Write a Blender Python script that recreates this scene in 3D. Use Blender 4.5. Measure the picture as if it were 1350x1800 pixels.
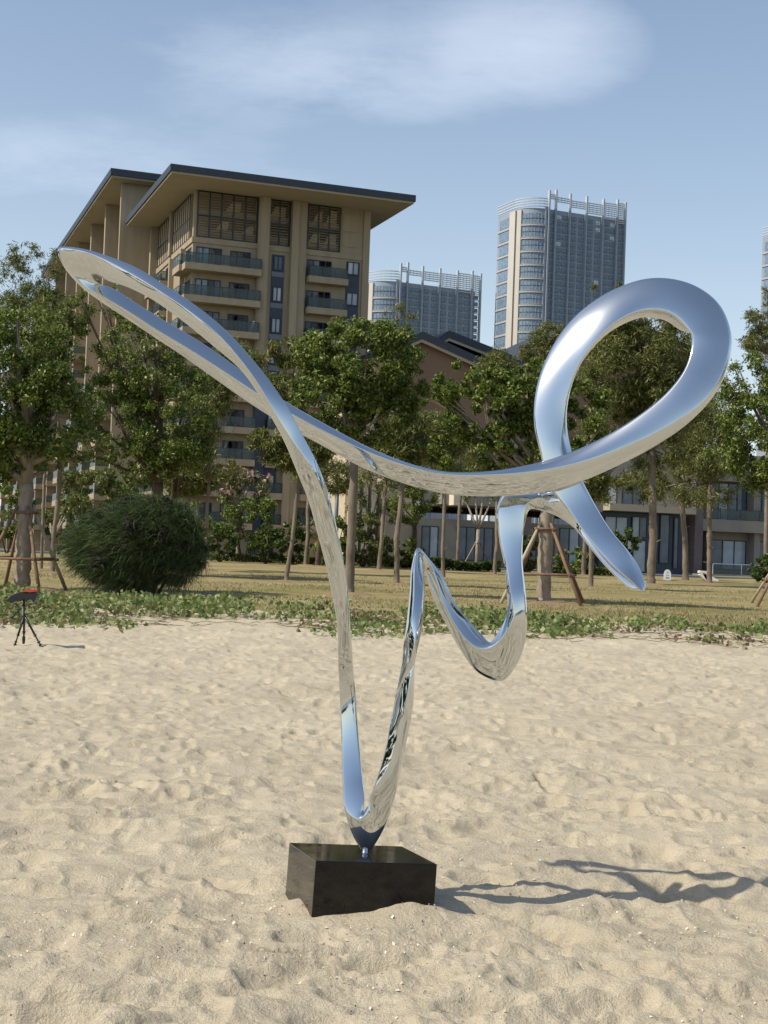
import bpy, math, random
import numpy as np
from mathutils import Vector, Matrix

for o in list(bpy.data.objects):
    bpy.data.objects.remove(o, do_unlink=True)
scn = bpy.context.scene
R = math.radians
rnd = random.Random(7)
rng = np.random.default_rng(11)

# ------------------------------------------------------------------ camera, sky, sun, exposure
EYE = Vector((0.0, 0.0, 1.5))
FPX, PITCH, ROLL = 2500.0, R(1.717), 0.037
cam_d = bpy.data.cameras.new('camera')
cam = bpy.data.objects.new('camera', cam_d)
scn.collection.objects.link(cam)
scn.camera = cam
cam_d.sensor_fit = 'VERTICAL'
cam_d.sensor_height = 24.0
cam_d.sensor_width = 18.0
cam_d.lens = 24.0 * FPX / 1800.0
cam_d.clip_start = 0.05
cam_d.clip_end = 20000
FW = Vector((0, math.cos(PITCH), math.sin(PITCH)))
RT0 = Vector((1, 0, 0)); UP0 = RT0.cross(FW)
RT = RT0 * math.cos(ROLL) + UP0 * math.sin(ROLL)
UP = -RT0 * math.sin(ROLL) + UP0 * math.cos(ROLL)
cam.matrix_world = Matrix(((RT.x, UP.x, -FW.x, EYE.x), (RT.y, UP.y, -FW.y, EYE.y), (RT.z, UP.z, -FW.z, EYE.z), (0, 0, 0, 1)))

SUN_DIR = Vector((0.85, 0.345, -1.0)).normalized()      # the way the light travels
to_sun = -SUN_DIR
sun_el = math.asin(to_sun.z)
sun_az = math.atan2(to_sun.x, to_sun.y)                # clockwise from +Y

world = bpy.data.worlds.new('World')
scn.world = world
world.use_nodes = True
wn, wl = world.node_tree.nodes, world.node_tree.links
wn.clear()
w_out = wn.new('ShaderNodeOutputWorld')
w_bg = wn.new('ShaderNodeBackground')
sky = wn.new('ShaderNodeTexSky')
sky.sky_type = 'NISHITA'
sky.sun_disc = False
sky.sun_elevation = sun_el
sky.sun_rotation = sun_az
sky.altitude = 0
sky.air_density = 1.15
sky.dust_density = 1.0
sky.ozone_density = 0.8
w_bg.inputs['Strength'].default_value = 0.135
# thin clouds: noise on the view direction, projected on a high flat layer
tc = wn.new('ShaderNodeTexCoord')
sep = wn.new('ShaderNodeSeparateXYZ'); wl.new(tc.outputs['Generated'], sep.inputs[0])
def wmath(op, a, b=None, c=None, clamp=False):
    n = wn.new('ShaderNodeMath'); n.operation = op; n.use_clamp = clamp
    for k, v in enumerate((a, b, c)):
        if v is None: continue
        if isinstance(v, (int, float)): n.inputs[k].default_value = v
        else: wl.new(v, n.inputs[k])
    return n.outputs[0]
zc = wmath('MAXIMUM', wmath('ADD', sep.outputs['Z'], 0.12), 0.05)
px_ = wmath('DIVIDE', sep.outputs['X'], zc)
py_ = wmath('DIVIDE', sep.outputs['Y'], zc)
cmb = wn.new('ShaderNodeCombineXYZ'); wl.new(px_, cmb.inputs[0]); wl.new(py_, cmb.inputs[1])
def wnoise(scale, detail, rough, off, sc=(1, 1, 1)):
    mp = wn.new('ShaderNodeMapping'); mp.inputs['Location'].default_value = off; mp.inputs['Scale'].default_value = sc
    wl.new(cmb.outputs[0], mp.inputs[0])
    n = wn.new('ShaderNodeTexNoise'); n.inputs['Scale'].default_value = scale
    n.inputs['Detail'].default_value = detail; n.inputs['Roughness'].default_value = rough
    wl.new(mp.outputs[0], n.inputs['Vector'])
    return n.outputs['Fac']
CLOUD_BITS = []
def cloud_bank(cx, cy, rx, ry, gain):
    a = wmath('POWER', wmath('DIVIDE', wmath('SUBTRACT', px_, cx), rx), 2.0)
    b = wmath('POWER', wmath('DIVIDE', wmath('SUBTRACT', py_, cy), ry), 2.0)
    m = wmath('SUBTRACT', 1.0, wmath('ADD', a, b), clamp=True)
    CLOUD_BITS.append(wmath('MULTIPLY', wmath('POWER', m, 1.5), gain))
def sky_dir(x, y):
    d = (FW * FPX + RT * (x - 675) - UP * (y - 900)).normalized(); z = max(d.z + .12, .05)
    return d.x / z, d.y / z
c1 = sky_dir(760, 110); cloud_bank(c1[0], c1[1], .42, .30, 1.1)
c1 = sky_dir(930, 75); cloud_bank(c1[0], c1[1], .20, .24, 1.2)
c1 = sky_dir(540, 150); cloud_bank(c1[0], c1[1], .34, .22, .9)
c1 = sky_dir(330, 90); cloud_bank(c1[0], c1[1], .3, .2, .5)
c1 = sky_dir(250, 262); cloud_bank(c1[0], c1[1], .4, .3, .8)
c1 = sky_dir(90, 360); cloud_bank(c1[0], c1[1], .4, .5, 1.0)
c1 = sky_dir(560, 320); cloud_bank(c1[0], c1[1], .25, .12, .4)
c1 = sky_dir(800, 420); cloud_bank(c1[0], c1[1], .5, .5, .5)
for cx, cy, rx, ry, g in ((-2.5, -1.2, .9, .5, .5), (1.8, -2.1, 1.1, .5, .5), (3.6, .8, .9, .7, .5), (-3.8, 1.6, .9, .7, .5), (-.4, -4.2, 1.6, .8, .5)):
    cloud_bank(cx, cy, rx, ry, g)
tot = CLOUD_BITS[0]
for m in CLOUD_BITS[1:]: tot = wmath('ADD', tot, m)
n1 = wnoise(1.7, 12, .66, (3.1, 1.7, 0), (1.0, 1.15, 1)); n2 = wnoise(6.0, 9, .7, (0, 0, 0), (.9, 1.3, 1))
nn = wmath('ADD', wmath('MULTIPLY', n1, 2.6), wmath('MULTIPLY', n2, .95))
cl = wmath('MULTIPLY', tot, wmath('MAXIMUM', wmath('SUBTRACT', nn, 1.12), 0.0))
cl = wmath('MINIMUM', wmath('DIVIDE', wmath('MULTIPLY', cl, .50), wmath('ADD', wmath('MULTIPLY', cl, .62), 1.0)), .5)
horizon = wmath('POWER', wmath('SUBTRACT', 1.0, wmath('MAXIMUM', sep.outputs['Z'], 0.0), clamp=True), 6.0)
veil = wmath('ADD', wmath('MULTIPLY', horizon, .55), .05)
fac = wmath('MAXIMUM', cl, veil)
mix = wn.new('ShaderNodeMix'); mix.data_type = 'RGBA'
wl.new(fac, mix.inputs['Factor']); wl.new(sky.outputs[0], mix.inputs['A'])
mix.inputs['B'].default_value = (7.3, 8.0, 9.1, 1)
wl.new(mix.outputs['Result'], w_bg.inputs['Color'])
wl.new(w_bg.outputs[0], w_out.inputs[0])

sun_d = bpy.data.lights.new('sun', 'SUN'); sun_d.energy = 4.8; sun_d.angle = R(.55); sun_d.color = (1.0, .92, .78)
sun = bpy.data.objects.new('sun', sun_d); scn.collection.objects.link(sun)
sun.rotation_euler = SUN_DIR.to_track_quat('-Z', 'Y').to_euler()
sun.location = (-20, -10, 30)

scn.view_settings.view_transform = 'Standard'
scn.view_settings.look = 'None'
scn.view_settings.exposure = 0.0
scn.view_settings.gamma = 1.0
scn.view_settings.use_curve_mapping = False
scn.cycles.max_bounces = 8
scn.cycles.transparent_max_bounces = 12
scn.cycles.caustics_reflective = False
scn.cycles.caustics_refractive = False

# ------------------------------------------------------------------ helpers
def ray(x, y):
    d = FW * FPX + RT * (x - 675) - UP * (y - 900)
    return d / d.y
def at(x, y, Y):                       # the point at depth Y that the photograph shows at x, y
    return EYE + ray(x, y) * Y

def tag(o, label=None, cat=None, group=None, kind=None):
    if label: o['label'] = label
    if cat: o['category'] = cat
    if group: o['group'] = group
    if kind: o['kind'] = kind
    return o

def link(name, me, parent=None, mat=None):
    o = bpy.data.objects.new(name, me)
    scn.collection.objects.link(o)
    if parent is not None: o.parent = parent
    if mat is not None and me is not None and not me.materials: me.materials.append(mat)
    return o

def thing(name, label, cat, loc=(0, 0, 0), rz=0.0, group=None):
    o = bpy.data.objects.new(name, None)
    scn.collection.objects.link(o)
    o.location = loc; o.rotation_euler = (0, 0, rz); o.empty_display_size = .3
    return tag(o, label, cat, group)

def np_mesh(name, V, F, smooth=False):  # V (n,3), F (m,3 or 4) arrays
    V = np.asarray(V, np.float32); F = np.asarray(F, np.int32)
    me = bpy.data.meshes.new(name)
    k = F.shape[1]
    me.vertices.add(len(V)); me.vertices.foreach_set('co', V.ravel())
    me.loops.add(F.size); me.loops.foreach_set('vertex_index', F.ravel())
    me.polygons.add(len(F))
    me.polygons.foreach_set('loop_start', np.arange(0, F.size, k, dtype=np.int32))
    me.polygons.foreach_set('loop_total', np.full(len(F), k, np.int32))
    if smooth: me.polygons.foreach_set('use_smooth', np.ones(len(F), bool))
    me.update(calc_edges=True)
    return me

class MB:                               # collects boxes, tubes and polygons for ONE mesh
    def __init__(s): s.v = []; s.f = []; s.sm = []
    def box(s, x0, x1, y0, y1, z0, z1):
        b = len(s.v)
        s.v += [(x0, y0, z0), (x1, y0, z0), (x1, y1, z0), (x0, y1, z0), (x0, y0, z1), (x1, y0, z1), (x1, y1, z1), (x0, y1, z1)]
        for q in ((0, 3, 2, 1), (4, 5, 6, 7), (0, 1, 5, 4), (1, 2, 6, 5), (2, 3, 7, 6), (3, 0, 4, 7)):
            s.f.append(tuple(b + i for i in q)); s.sm.append(False)
        return s
    def poly(s, pts, sm=False):
        b = len(s.v); s.v += [tuple(p) for p in pts]; s.f.append(tuple(range(b, b + len(pts)))); s.sm.append(sm)
        return s
    def prism(s, pts, off):             # polygon extruded by a vector
        n = len(pts); b = len(s.v); off = Vector(off)
        s.v += [tuple(p) for p in pts] + [tuple(Vector(p) + off) for p in pts]
        s.f.append(tuple(range(b, b + n))[::-1]); s.f.append(tuple(range(b + n, b + 2 * n))); s.sm += [False, False]
        for i in range(n):
            j = (i + 1) % n; s.f.append((b + i, b + j, b + n + j, b + n + i)); s.sm.append(False)
        return s
    def tube(s, pts, rad, n=8, cap=True):
        pts = [Vector(p) for p in pts]; b = len(s.v)
        rad = rad if hasattr(rad, '__len__') else [rad] * len(pts)
        ref = None
        for i, p in enumerate(pts):
            d = (pts[min(i + 1, len(pts) - 1)] - pts[max(i - 1, 0)]).normalized()
            if ref is None: ref = Vector((1, 0, 0)) if abs(d.x) < .8 else Vector((0, 1, 0))
            a = d.cross(ref).normalized(); c = a.cross(d); ref = c
            for k in range(n):
                t = 2 * math.pi * k / n
                s.v.append(tuple(p + (a * math.cos(t) + c * math.sin(t)) * rad[i]))
        for i in range(len(pts) - 1):
            for k in range(n):
                q = b + i * n
                s.f.append((q + k, q + (k + 1) % n, q + n + (k + 1) % n, q + n + k)); s.sm.append(True)
        if cap:
            s.f.append(tuple(b + k for k in range(n))[::-1]); s.sm.append(False)
            e = b + (len(pts) - 1) * n; s.f.append(tuple(e + k for k in range(n))); s.sm.append(False)
        return s
    def mesh(s, name, mat=None, bevel=0):
        me = bpy.data.meshes.new(name); me.from_pydata(s.v, [], s.f)
        me.polygons.foreach_set('use_smooth', s.sm)
        if mat: me.materials.append(mat)
        me.update()
        return me
    def build(s, name, mat, parent=None, kind=None, bevel=0):
        o = link(name, s.mesh(name, mat), parent)
        if kind: o['kind'] = kind
        if bevel:
            m = o.modifiers.new('bevel', 'BEVEL'); m.width = bevel; m.segments = 2; m.limit_method = 'ANGLE'
        return o

def copy_tree(o, parent=None, depth=0):
    c = o.copy(); scn.collection.objects.link(c)
    if parent is not None: c.parent = parent
    if depth < 2:
        for ch in list(o.children): copy_tree(ch, c, depth + 1)
    return c

# ------------------------------------------------------------------ materials
def mat_new(name):
    m = bpy.data.materials.new(name); m.use_nodes = True
    nt = m.node_tree; nt.nodes.clear()
    out = nt.nodes.new('ShaderNodeOutputMaterial'); b = nt.nodes.new('ShaderNodeBsdfPrincipled')
    nt.links.new(b.outputs[0], out.inputs[0])
    return m, nt, b, out
def N(nt, t, **kw):
    n = nt.nodes.new(t)
    for k, v in kw.items():
        if k in n.inputs: n.inputs[k].default_value = v
        else: setattr(n, k, v)
    return n
def ramp(nt, fac, stops):
    r = nt.nodes.new('ShaderNodeValToRGB'); nt.links.new(fac, r.inputs[0])
    e = r.color_ramp.elements
    while len(e) < len(stops): e.new(.5)
    for i, (p, c) in enumerate(stops):
        e[i].position = p; e[i].color = (*c, 1) if len(c) == 3 else c
    return r.outputs[0]
def noise(nt, scale, detail=4, rough=.55, co='Object', sc=None):
    t = nt.nodes.new('ShaderNodeTexCoord'); n = N(nt, 'ShaderNodeTexNoise', Scale=scale, Detail=detail, Roughness=rough)
    if sc:
        mp = nt.nodes.new('ShaderNodeMapping'); mp.inputs['Scale'].default_value = sc
        nt.links.new(t.outputs[co], mp.inputs[0]); nt.links.new(mp.outputs[0], n.inputs['Vector'])
    else: nt.links.new(t.outputs[co], n.inputs['Vector'])
    return n.outputs['Fac']
def bump(nt, b, h, strength=.3, dist=.02):
    bp = N(nt, 'ShaderNodeBump', Strength=strength, Distance=dist)
    nt.links.new(h, bp.inputs['Height']); nt.links.new(bp.outputs[0], b.inputs['Normal'])
    return bp
def simple(name, c1, c2=None, scale=3.0, rough=.8, spec=.5, metal=0.0, bumps=None, detail=5, sc=None):
    m, nt, b, out = mat_new(name)
    c2 = c2 or tuple(x * .8 for x in c1)
    n = noise(nt, scale, detail, .6, sc=sc)
    nt.links.new(ramp(nt, n, [(.3, c2), (.7, c1)]), b.inputs['Base Color'])
    b.inputs['Roughness'].default_value = rough; b.inputs['Metallic'].default_value = metal
    b.inputs['Specular IOR Level'].default_value = spec
    if bumps: bump(nt, b, noise(nt, bumps[0], 6, .6, sc=sc), bumps[1], bumps[2])
    return m
def glassy(name, col, rough=.06, var=None):
    m, nt, b, out = mat_new(name)
    n = noise(nt, .7, 3, .5)
    nt.links.new(ramp(nt, n, [(.35, col), (.65, var or tuple(x * 1.5 for x in col))]), b.inputs['Base Color'])
    b.inputs['Roughness'].default_value = rough; b.inputs['IOR'].default_value = 1.5
    return m
def leafy(name, cols, trans=.35, rough=.45):
    m, nt, b, out = mat_new(name)
    g = nt.nodes.new('ShaderNodeNewGeometry')
    c = ramp(nt, g.outputs['Random Per Island'], [(i / max(1, len(cols) - 1), k) for i, k in enumerate(cols)])
    nt.links.new(c, b.inputs['Base Color']); b.inputs['Roughness'].default_value = rough
    b.inputs['Specular IOR Level'].default_value = .35
    tr = nt.nodes.new('ShaderNodeBsdfTranslucent'); nt.links.new(c, tr.inputs[0])
    mx = nt.nodes.new('ShaderNodeMixShader'); mx.inputs[0].default_value = trans
    nt.links.new(b.outputs[0], mx.inputs[1]); nt.links.new(tr.outputs[0], mx.inputs[2]); nt.links.new(mx.outputs[0], out.inputs[0])
    return m
# ------------------------------------------------------------------ ground
def vnoise(x, y, seed=0):              # smooth value noise, vectorised
    xi = np.floor(x).astype(np.int64); yi = np.floor(y).astype(np.int64)
    xf = x - xi; yf = y - yi
    u = xf * xf * xf * (xf * (xf * 6 - 15) + 10); v = yf * yf * yf * (yf * (yf * 6 - 15) + 10)
    def h(a, b):
        n = (a * 374761393 + b * 668265263 + seed * 974634777) & 0xffffffff
        n = ((n ^ (n >> 13)) * 1274126177) & 0xffffffff
        return ((n ^ (n >> 16)) & 0xffff) / 65535.0
    return (h(xi, yi) * (1 - u) + h(xi + 1, yi) * u) * (1 - v) + (h(xi, yi + 1) * (1 - u) + h(xi + 1, yi + 1) * u) * v - .5

def lawn_z(Y): return np.clip((Y - 40.0) * .0070, 0, .62)

PITS = []
pr = np.random.default_rng(5)
def pits():
    out = []
    # feet prints: heel-toe pits with a raised rim; denser near
    for _ in range(6500):
        y = 3.2 + pr.random() ** .9 * 23
        x = (pr.random() - .5) * (3.4 + y * .95)
        out.append((x, y, pr.uniform(.06, .19), pr.uniform(.035, .10), pr.uniform(0, math.pi), (pr.uniform(.003, .016) if y < 8.5 else pr.uniform(.010, .036))))
    return out
PITS = pits()
# particular marks: a bowl at the left of the block, a dug shelf before it, a trough at its right
PITS += [(pr.uniform(-1.7, 1.9) * (.6 + .4 * k / 30), 4.2 + 4.8 * k / 60, pr.uniform(.11, .26), pr.uniform(.06, .13), pr.uniform(-.5, .5), pr.uniform(.025, .055)) for k in range(60)]
PITS += [(.95, 5.35, .24, .12, 2.7, .05), (.55, 5.55, .10, .1, .2, -.03), (-.35, 5.05, .13, .06, .5, .035), (1.6, 5.6, .2, .1, .3, .03)]
def sand_height(X, Y):
    z = .055 * vnoise(X * .9, Y * .9, 1) + .055 * vnoise(X * 2.3 + 5, Y * 2.3, 2) + .032 * vnoise(X * 5.1, Y * 5.1, 3)
    near = np.clip((14 - Y) / 10, 0, 1)
    busy = np.clip(.55 + 2.4 * vnoise(X * .95 + 4, Y * 1.3, 14), .12, 1.5)
    z = z + busy * ((.010 + .010 * near) * vnoise(X * 11, Y * 11, 4) + .009 * near * vnoise(X * 24, Y * 24, 5) + .007 * near * vnoise(X * 52, Y * 52, 6))
    # ridged scuffs
    r = 1 - np.abs(2 * vnoise(X * 3.3 + 9, Y * 4.1, 7)) * 2
    z = z + .014 * np.clip(r, 0, 1) ** 3
    lump = .7 * np.clip(vnoise(X * 17 + 3, Y * 17, 8) + .6 * vnoise(X * 41, Y * 41, 9) - .08, 0, 1) * np.clip(.5 + 2.2 * vnoise(X * 1.3, Y * 1.3, 10), 0, 1.4)
    z = z + .022 * near * lump
    return z
def add_pits(X, Y, Z):
    order = np.argsort(Y.ravel()); Yf = Y.ravel()[order]; Xf = X.ravel()[order]; Zf = Z.ravel()[order].copy()
    for (cx, cy, a, b, th, dep) in PITS:
        rr = a * 2.1
        i0, i1 = np.searchsorted(Yf, cy - rr), np.searchsorted(Yf, cy + rr)
        sx = Xf[i0:i1] - cx
        m = np.abs(sx) < rr
        if not m.any(): continue
        dx = sx[m]; dy = Yf[i0:i1][m] - cy
        c, s = math.cos(th), math.sin(th)
        u = (dx * c + dy * s) / a; v = (-dx * s + dy * c) / b
        r = np.sqrt(u * u + v * v)
        r = r * (1 + .5 * vnoise(dx * 14 + cx * 7, dy * 14, 31)); prof = np.where(r < 1, -(1 - r * r), 0) + .22 * np.exp(-((r - 1.25) / .3) ** 2)
        idx = np.arange(i0, i1)[m]
        Zf[idx] += dep * prof
    out = np.empty_like(Zf); out[order] = Zf
    return out.reshape(Z.shape)
def ground_z(X, Y):
    return sand_height(X, Y)

# one fan-shaped sheet, dense in front, from under the viewer out to the ground cover; sea side behind
import itertools
def fan():
    rad = [0.25]
    while rad[-1] < 3.4: rad.append(rad[-1] * 1.05)
    while rad[-1] < 9.5: rad.append(rad[-1] * 1.0034)
    while rad[-1] < 34: rad.append(rad[-1] * 1.0052)
    rad = np.array(rad)
    ang = list(np.linspace(-21, 21, 560)) + list(np.arange(22, 338.5, 1.5))
    ang = np.radians(np.array(ang))
    Rr, A = np.meshgrid(rad, ang, indexing='ij')
    X = Rr * np.sin(A); Y = Rr * np.cos(A)
    Z = sand_height(X, Y)
    
    # the sand heaped round the block
    Z = add_pits(X, Y, Z)
    # the sand heaped round the block
    pts = np.array([(-.369, 6.25, -.010), (-.29, 5.99, .050), (-.262, 5.90, .045), (-.232, 5.83, .030), (-.11, 5.86, .030), (.0, 5.88, .032), (.07, 5.90, .048),
                    (.118, 5.92, .068), (.165, 5.94, .078), (.276, 5.98, .066), (.36, 6.3, .02), (.1, 6.45, .0), (-.45, 6.05, .035), (-.50, 6.25, -.035), (-.2, 5.6, .0), (.2, 5.65, .02), (.5, 6.0, .03), (-.5, 5.8, .02)])
    num = 0; den = 0
    for x0, y0, z0 in pts:
        w = 1 / ((X - x0) ** 2 + (Y - y0) ** 2 + .0012) ** 1.5; num = num + w * z0; den = den + w
    m = np.exp(-(((X + .05) ** 2 + (Y - 6.08) ** 2) / .46 ** 2) ** 2)
    Z = Z * (1 - .93 * m) + (num / den) * m
    # beach falls gently to the water behind the viewer
    fall = np.clip(-Y - 6, 0, None)
    Z = Z - fall * .035
    # rises into the ground cover
    Z = Z + np.clip((Y - 22) / 6, 0, 1) * .04 + np.where(Y > 24, .03 * (vnoise(X * .6, Y * .6, 12)), 0)
    n, m = Z.shape
    V = np.stack([X, Y, Z], -1).reshape(-1, 3)
    i = np.arange(n - 1)[:, None]; j = np.arange(m)[None, :]
    a = i * m + j; b = i * m + (j + 1) % m; c = (i + 1) * m + (j + 1) % m; d = (i + 1) * m + j
    F = np.stack([a, b, c, d], -1).reshape(-1, 4)
    F = F[:, ::-1]
    cen = len(V); V = np.vstack([V, [0, 0, Z[0].mean()]])
    cap = np.array([[cen, (j + 1) % m, j, j] for j in range(m)])
    F = np.vstack([F, cap[:, [0, 1, 2, 2]]]) if False else F
    return V, F
def sand_mat():
    m, nt, b, out = mat_new('beach_sand')
    n1 = noise(nt, .55, 5, .6); n2 = noise(nt, 9, 6, .65); n3 = noise(nt, 240, 3, .75); n4 = noise(nt, 70, 4, .7)
    base = ramp(nt, n1, [(.3, (.51, .445, .33)), (.7, (.60, .53, .40))])
    grain = ramp(nt, n3, [(.30, (.55, .52, .48)), (.5, (.95, .95, .95)), (.72, (1.12, 1.12, 1.1))])
    blot = ramp(nt, n2, [(.35, (.88, .86, .84)), (.65, (1.04, 1.04, 1.04))])
    m1 = N(nt, 'ShaderNodeMix', data_type='RGBA', blend_type='MULTIPLY'); m1.inputs['Factor'].default_value = .8
    nt.links.new(base, m1.inputs['A']); nt.links.new(grain, m1.inputs['B'])
    m2 = N(nt, 'ShaderNodeMix', data_type='RGBA', blend_type='MULTIPLY'); m2.inputs['Factor'].default_value = .9
    nt.links.new(m1.outputs['Result'], m2.inputs['A']); nt.links.new(blot, m2.inputs['B'])
    nt.links.new(m2.outputs['Result'], b.inputs['Base Color'])
    b.inputs['Roughness'].default_value = .95; b.inputs['Specular IOR Level'].default_value = .15
    ad = N(nt, 'ShaderNodeMath', operation='ADD'); nt.links.new(n4, ad.inputs[0])
    mu = N(nt, 'ShaderNodeMath', operation='MULTIPLY'); nt.links.new(n3, mu.inputs[0]); mu.inputs[1].default_value = .3
    nt.links.new(mu.outputs[0], ad.inputs[1])
    mu2 = N(nt, 'ShaderNodeMath', operation='MULTIPLY_ADD'); nt.links.new(n2, mu2.inputs[0]); mu2.inputs[1].default_value = 2.0; nt.links.new(ad.outputs[0], mu2.inputs[2])
    bump(nt, b, mu2.outputs[0], .8, .018)
    return m
MAT_SAND = sand_mat()
V, F = fan()
sand = link('sand', np_mesh('sand', V, F, smooth=True), None, MAT_SAND); sand['kind'] = 'structure'
def ring_sheet(name, r0, r1, n, z0, z1, mat):
    V = []; F = []
    for i in range(n + 1):
        r = r0 + (r1 - r0) * (i / n) ** 2
        for k in range(96):
            a = 2 * math.pi * k / 96; y = r * math.cos(a); x = r * math.sin(a)
            V.append((x, y, z0))
    return V
# wide flat sand sheet below everything (sand beyond the fan, both sides)
wide = MB()
wide.poly([(-900, -34, -.42), (900, -34, -.42), (900, 34, -.07), (-900, 34, -.07)])
wide.poly([(-900, -34.0, -.42), (-900, -90, -5), (900, -90, -5), (900, -34, -.42)])
wide.build('beach', MAT_SAND, None, 'structure')
# sea behind the viewer (seen only in the mirror steel)
def sea_mat():
    m, nt, b, out = mat_new('sea_water')
    b.inputs['Base Color'].default_value = (.035, .085, .085, 1); b.inputs['Roughness'].default_value = .12
    bump(nt, b, noise(nt, 1.4, 6, .6, sc=(1, 3, 1)), .6, .3)
    return m
sea = MB(); sea.poly([(-9000, -30, -.86), (-9000, -9000, -.86), (9000, -9000, -.86), (9000, -30, -.86)])
sea.build('sea', sea_mat(), None, 'structure')
hl = MB()
for (xa, xb, y, h) in ((-3800, -900, -5200, 190), (-600, 1900, -6400, 150), (2300, 5200, -5600, 230)):
    pts = [(xa, y, -2)] + [(xa + (xb - xa) * k / 14, y, h * math.sin(math.pi * k / 14) * (.7 + .3 * math.sin(k * 2.7)) ) for k in range(1, 14)] + [(xb, y, -2)]
    hl.prism(pts, (0, -600, 0))
hl.build('hills', simple('far_hill', (.10, .16, .17), scale=.01), None, 'structure')
# lawn: dry grass rising gently to the buildings
def lawn_mat():
    m, nt, b, out = mat_new('dry_lawn')
    n1 = noise(nt, .16, 6, .62); n2 = noise(nt, 2.2, 5, .6); n3 = noise(nt, 22, 3, .7)
    c = ramp(nt, n1, [(.28, (.19, .17, .065)), (.46, (.29, .24, .125)), (.62, (.37, .295, .17)), (.8, (.43, .335, .21))])
    g = ramp(nt, n2, [(.3, (.72, .78, .7)), (.7, (1.12, 1.08, 1.05))])
    g2 = ramp(nt, n3, [(.3, (.75, .78, .7)), (.7, (1.12, 1.1, 1.05))])
    a = N(nt, 'ShaderNodeMix', data_type='RGBA', blend_type='MULTIPLY'); a.inputs['Factor'].default_value = .9
    nt.links.new(c, a.inputs['A']); nt.links.new(g, a.inputs['B'])
    a2 = N(nt, 'ShaderNodeMix', data_type='RGBA', blend_type='MULTIPLY'); a2.inputs['Factor'].default_value = .9
    nt.links.new(a.outputs['Result'], a2.inputs['A']); nt.links.new(g2, a2.inputs['B'])
    nt.links.new(a2.outputs['Result'], b.inputs['Base Color'])
    b.inputs['Roughness'].default_value = .95; b.inputs['Specular IOR Level'].default_value = .1
    bump(nt, b, noise(nt, 30, 4, .7), .6, .05)
    return m
MAT_LAWN = lawn_mat()
ys = np.concatenate([np.linspace(30, 70, 90), np.linspace(71, 135, 50)]); xs = np.linspace(-75, 75, 150)
Yg, Xg = np.meshgrid(ys, xs, indexing='ij')
Zg = lawn_z(Yg) + .10 * vnoise(Xg * .12, Yg * .12, 20) + .05 * vnoise(Xg * .4, Yg * .4, 21) + .035
edge = np.clip((Yg - 33.5 - 1.5 * vnoise(Xg * .3, Yg * 0, 23)) / 2.5, 0, 1); Zg = Zg * edge + (1 - edge) * (-.12)
n, m_ = Zg.shape
i = np.arange(n - 1)[:, None]; j = np.arange(m_ - 1)[None, :]
Fg = np.stack([i * m_ + j, i * m_ + j + 1, (i + 1) * m_ + j + 1, (i + 1) * m_ + j], -1).reshape(-1, 4)
link('lawn', np_mesh('lawn', np.stack([Xg, Yg, Zg], -1).reshape(-1, 3), Fg, True), None, MAT_LAWN)['kind'] = 'structure'
far = MB(); far.poly([(-900, 34.0, -.09), (900, 34.0, -.09), (3000, 3000, .3), (-3000, 3000, .3)])
far.build('ground', simple('far_ground', (.16, .15, .09), scale=.05, rough=.95), None, 'structure')
road = MB(); road.box(-120, 140, 118, 132, -.2, .665)
road.build('road', simple('asphalt', (.10, .105, .115), (.075, .08, .085), scale=2, rough=.9), None, 'structure')
def gz(x, Y):
    if Y < 35: return 0.0
    return float(lawn_z(np.array(Y)) + .10 * vnoise(np.array(x * .12), np.array(Y * .12), 20) + .05 * vnoise(np.array(x * .4), np.array(Y * .4), 21) + .035)
def on_ground(x, y):                    # where the ground is that the photograph shows at x, y
    r = ray(x, y); Y = 40.0
    lo, hi = 3.0, 400.0
    for _ in range(50):
        mid = (lo + hi) / 2
        p = EYE + r * mid
        if p.z > gz(p.x, mid): lo = mid
        else: hi = mid
    p = EYE + r * lo
    return Vector((p.x, p.y, gz(p.x, p.y)))
# ------------------------------------------------------------------ the steel sculpture
def steel_mat():
    m, nt, b, out = mat_new('mirror_steel')
    b.inputs['Base Color'].default_value = (.64, .675, .69, 1)
    b.inputs['Metallic'].default_value = 1.0
    n = noise(nt, 9.0, 3, .5)
    tcn = nt.nodes.new('ShaderNodeNewGeometry'); sx = nt.nodes.new('ShaderNodeSeparateXYZ'); nt.links.new(tcn.outputs['Position'], sx.inputs[0])
    # the big loop is finely brushed, the rest is polished
    mr = nt.nodes.new('ShaderNodeMapRange'); nt.links.new(sx.outputs['X'], mr.inputs[0])
    mr.inputs[1].default_value = .45; mr.inputs[2].default_value = .85; mr.inputs[3].default_value = 0; mr.inputs[4].default_value = 1
    mz = nt.nodes.new('ShaderNodeMapRange'); nt.links.new(sx.outputs['Z'], mz.inputs[0])
    mz.inputs[1].default_value = 1.75; mz.inputs[2].default_value = 2.1; mz.inputs[3].default_value = 0; mz.inputs[4].default_value = 1
    ml = N(nt, 'ShaderNodeMath', operation='MULTIPLY'); nt.links.new(mr.outputs[0], ml.inputs[0]); nt.links.new(mz.outputs[0], ml.inputs[1])
    rr = N(nt, 'ShaderNodeMath', operation='MULTIPLY_ADD'); nt.links.new(ml.outputs[0], rr.inputs[0]); rr.inputs[1].default_value = .19; rr.inputs[2].default_value = .03
    nt.links.new(rr.outputs[0], b.inputs['Roughness'])
    bump(nt, b, noise(nt, 5.0, 2, .4), .06, .01)
    return m
MAT_STEEL = steel_mat()
YS, PXM = 6.15, 6.15 / 2500
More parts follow.
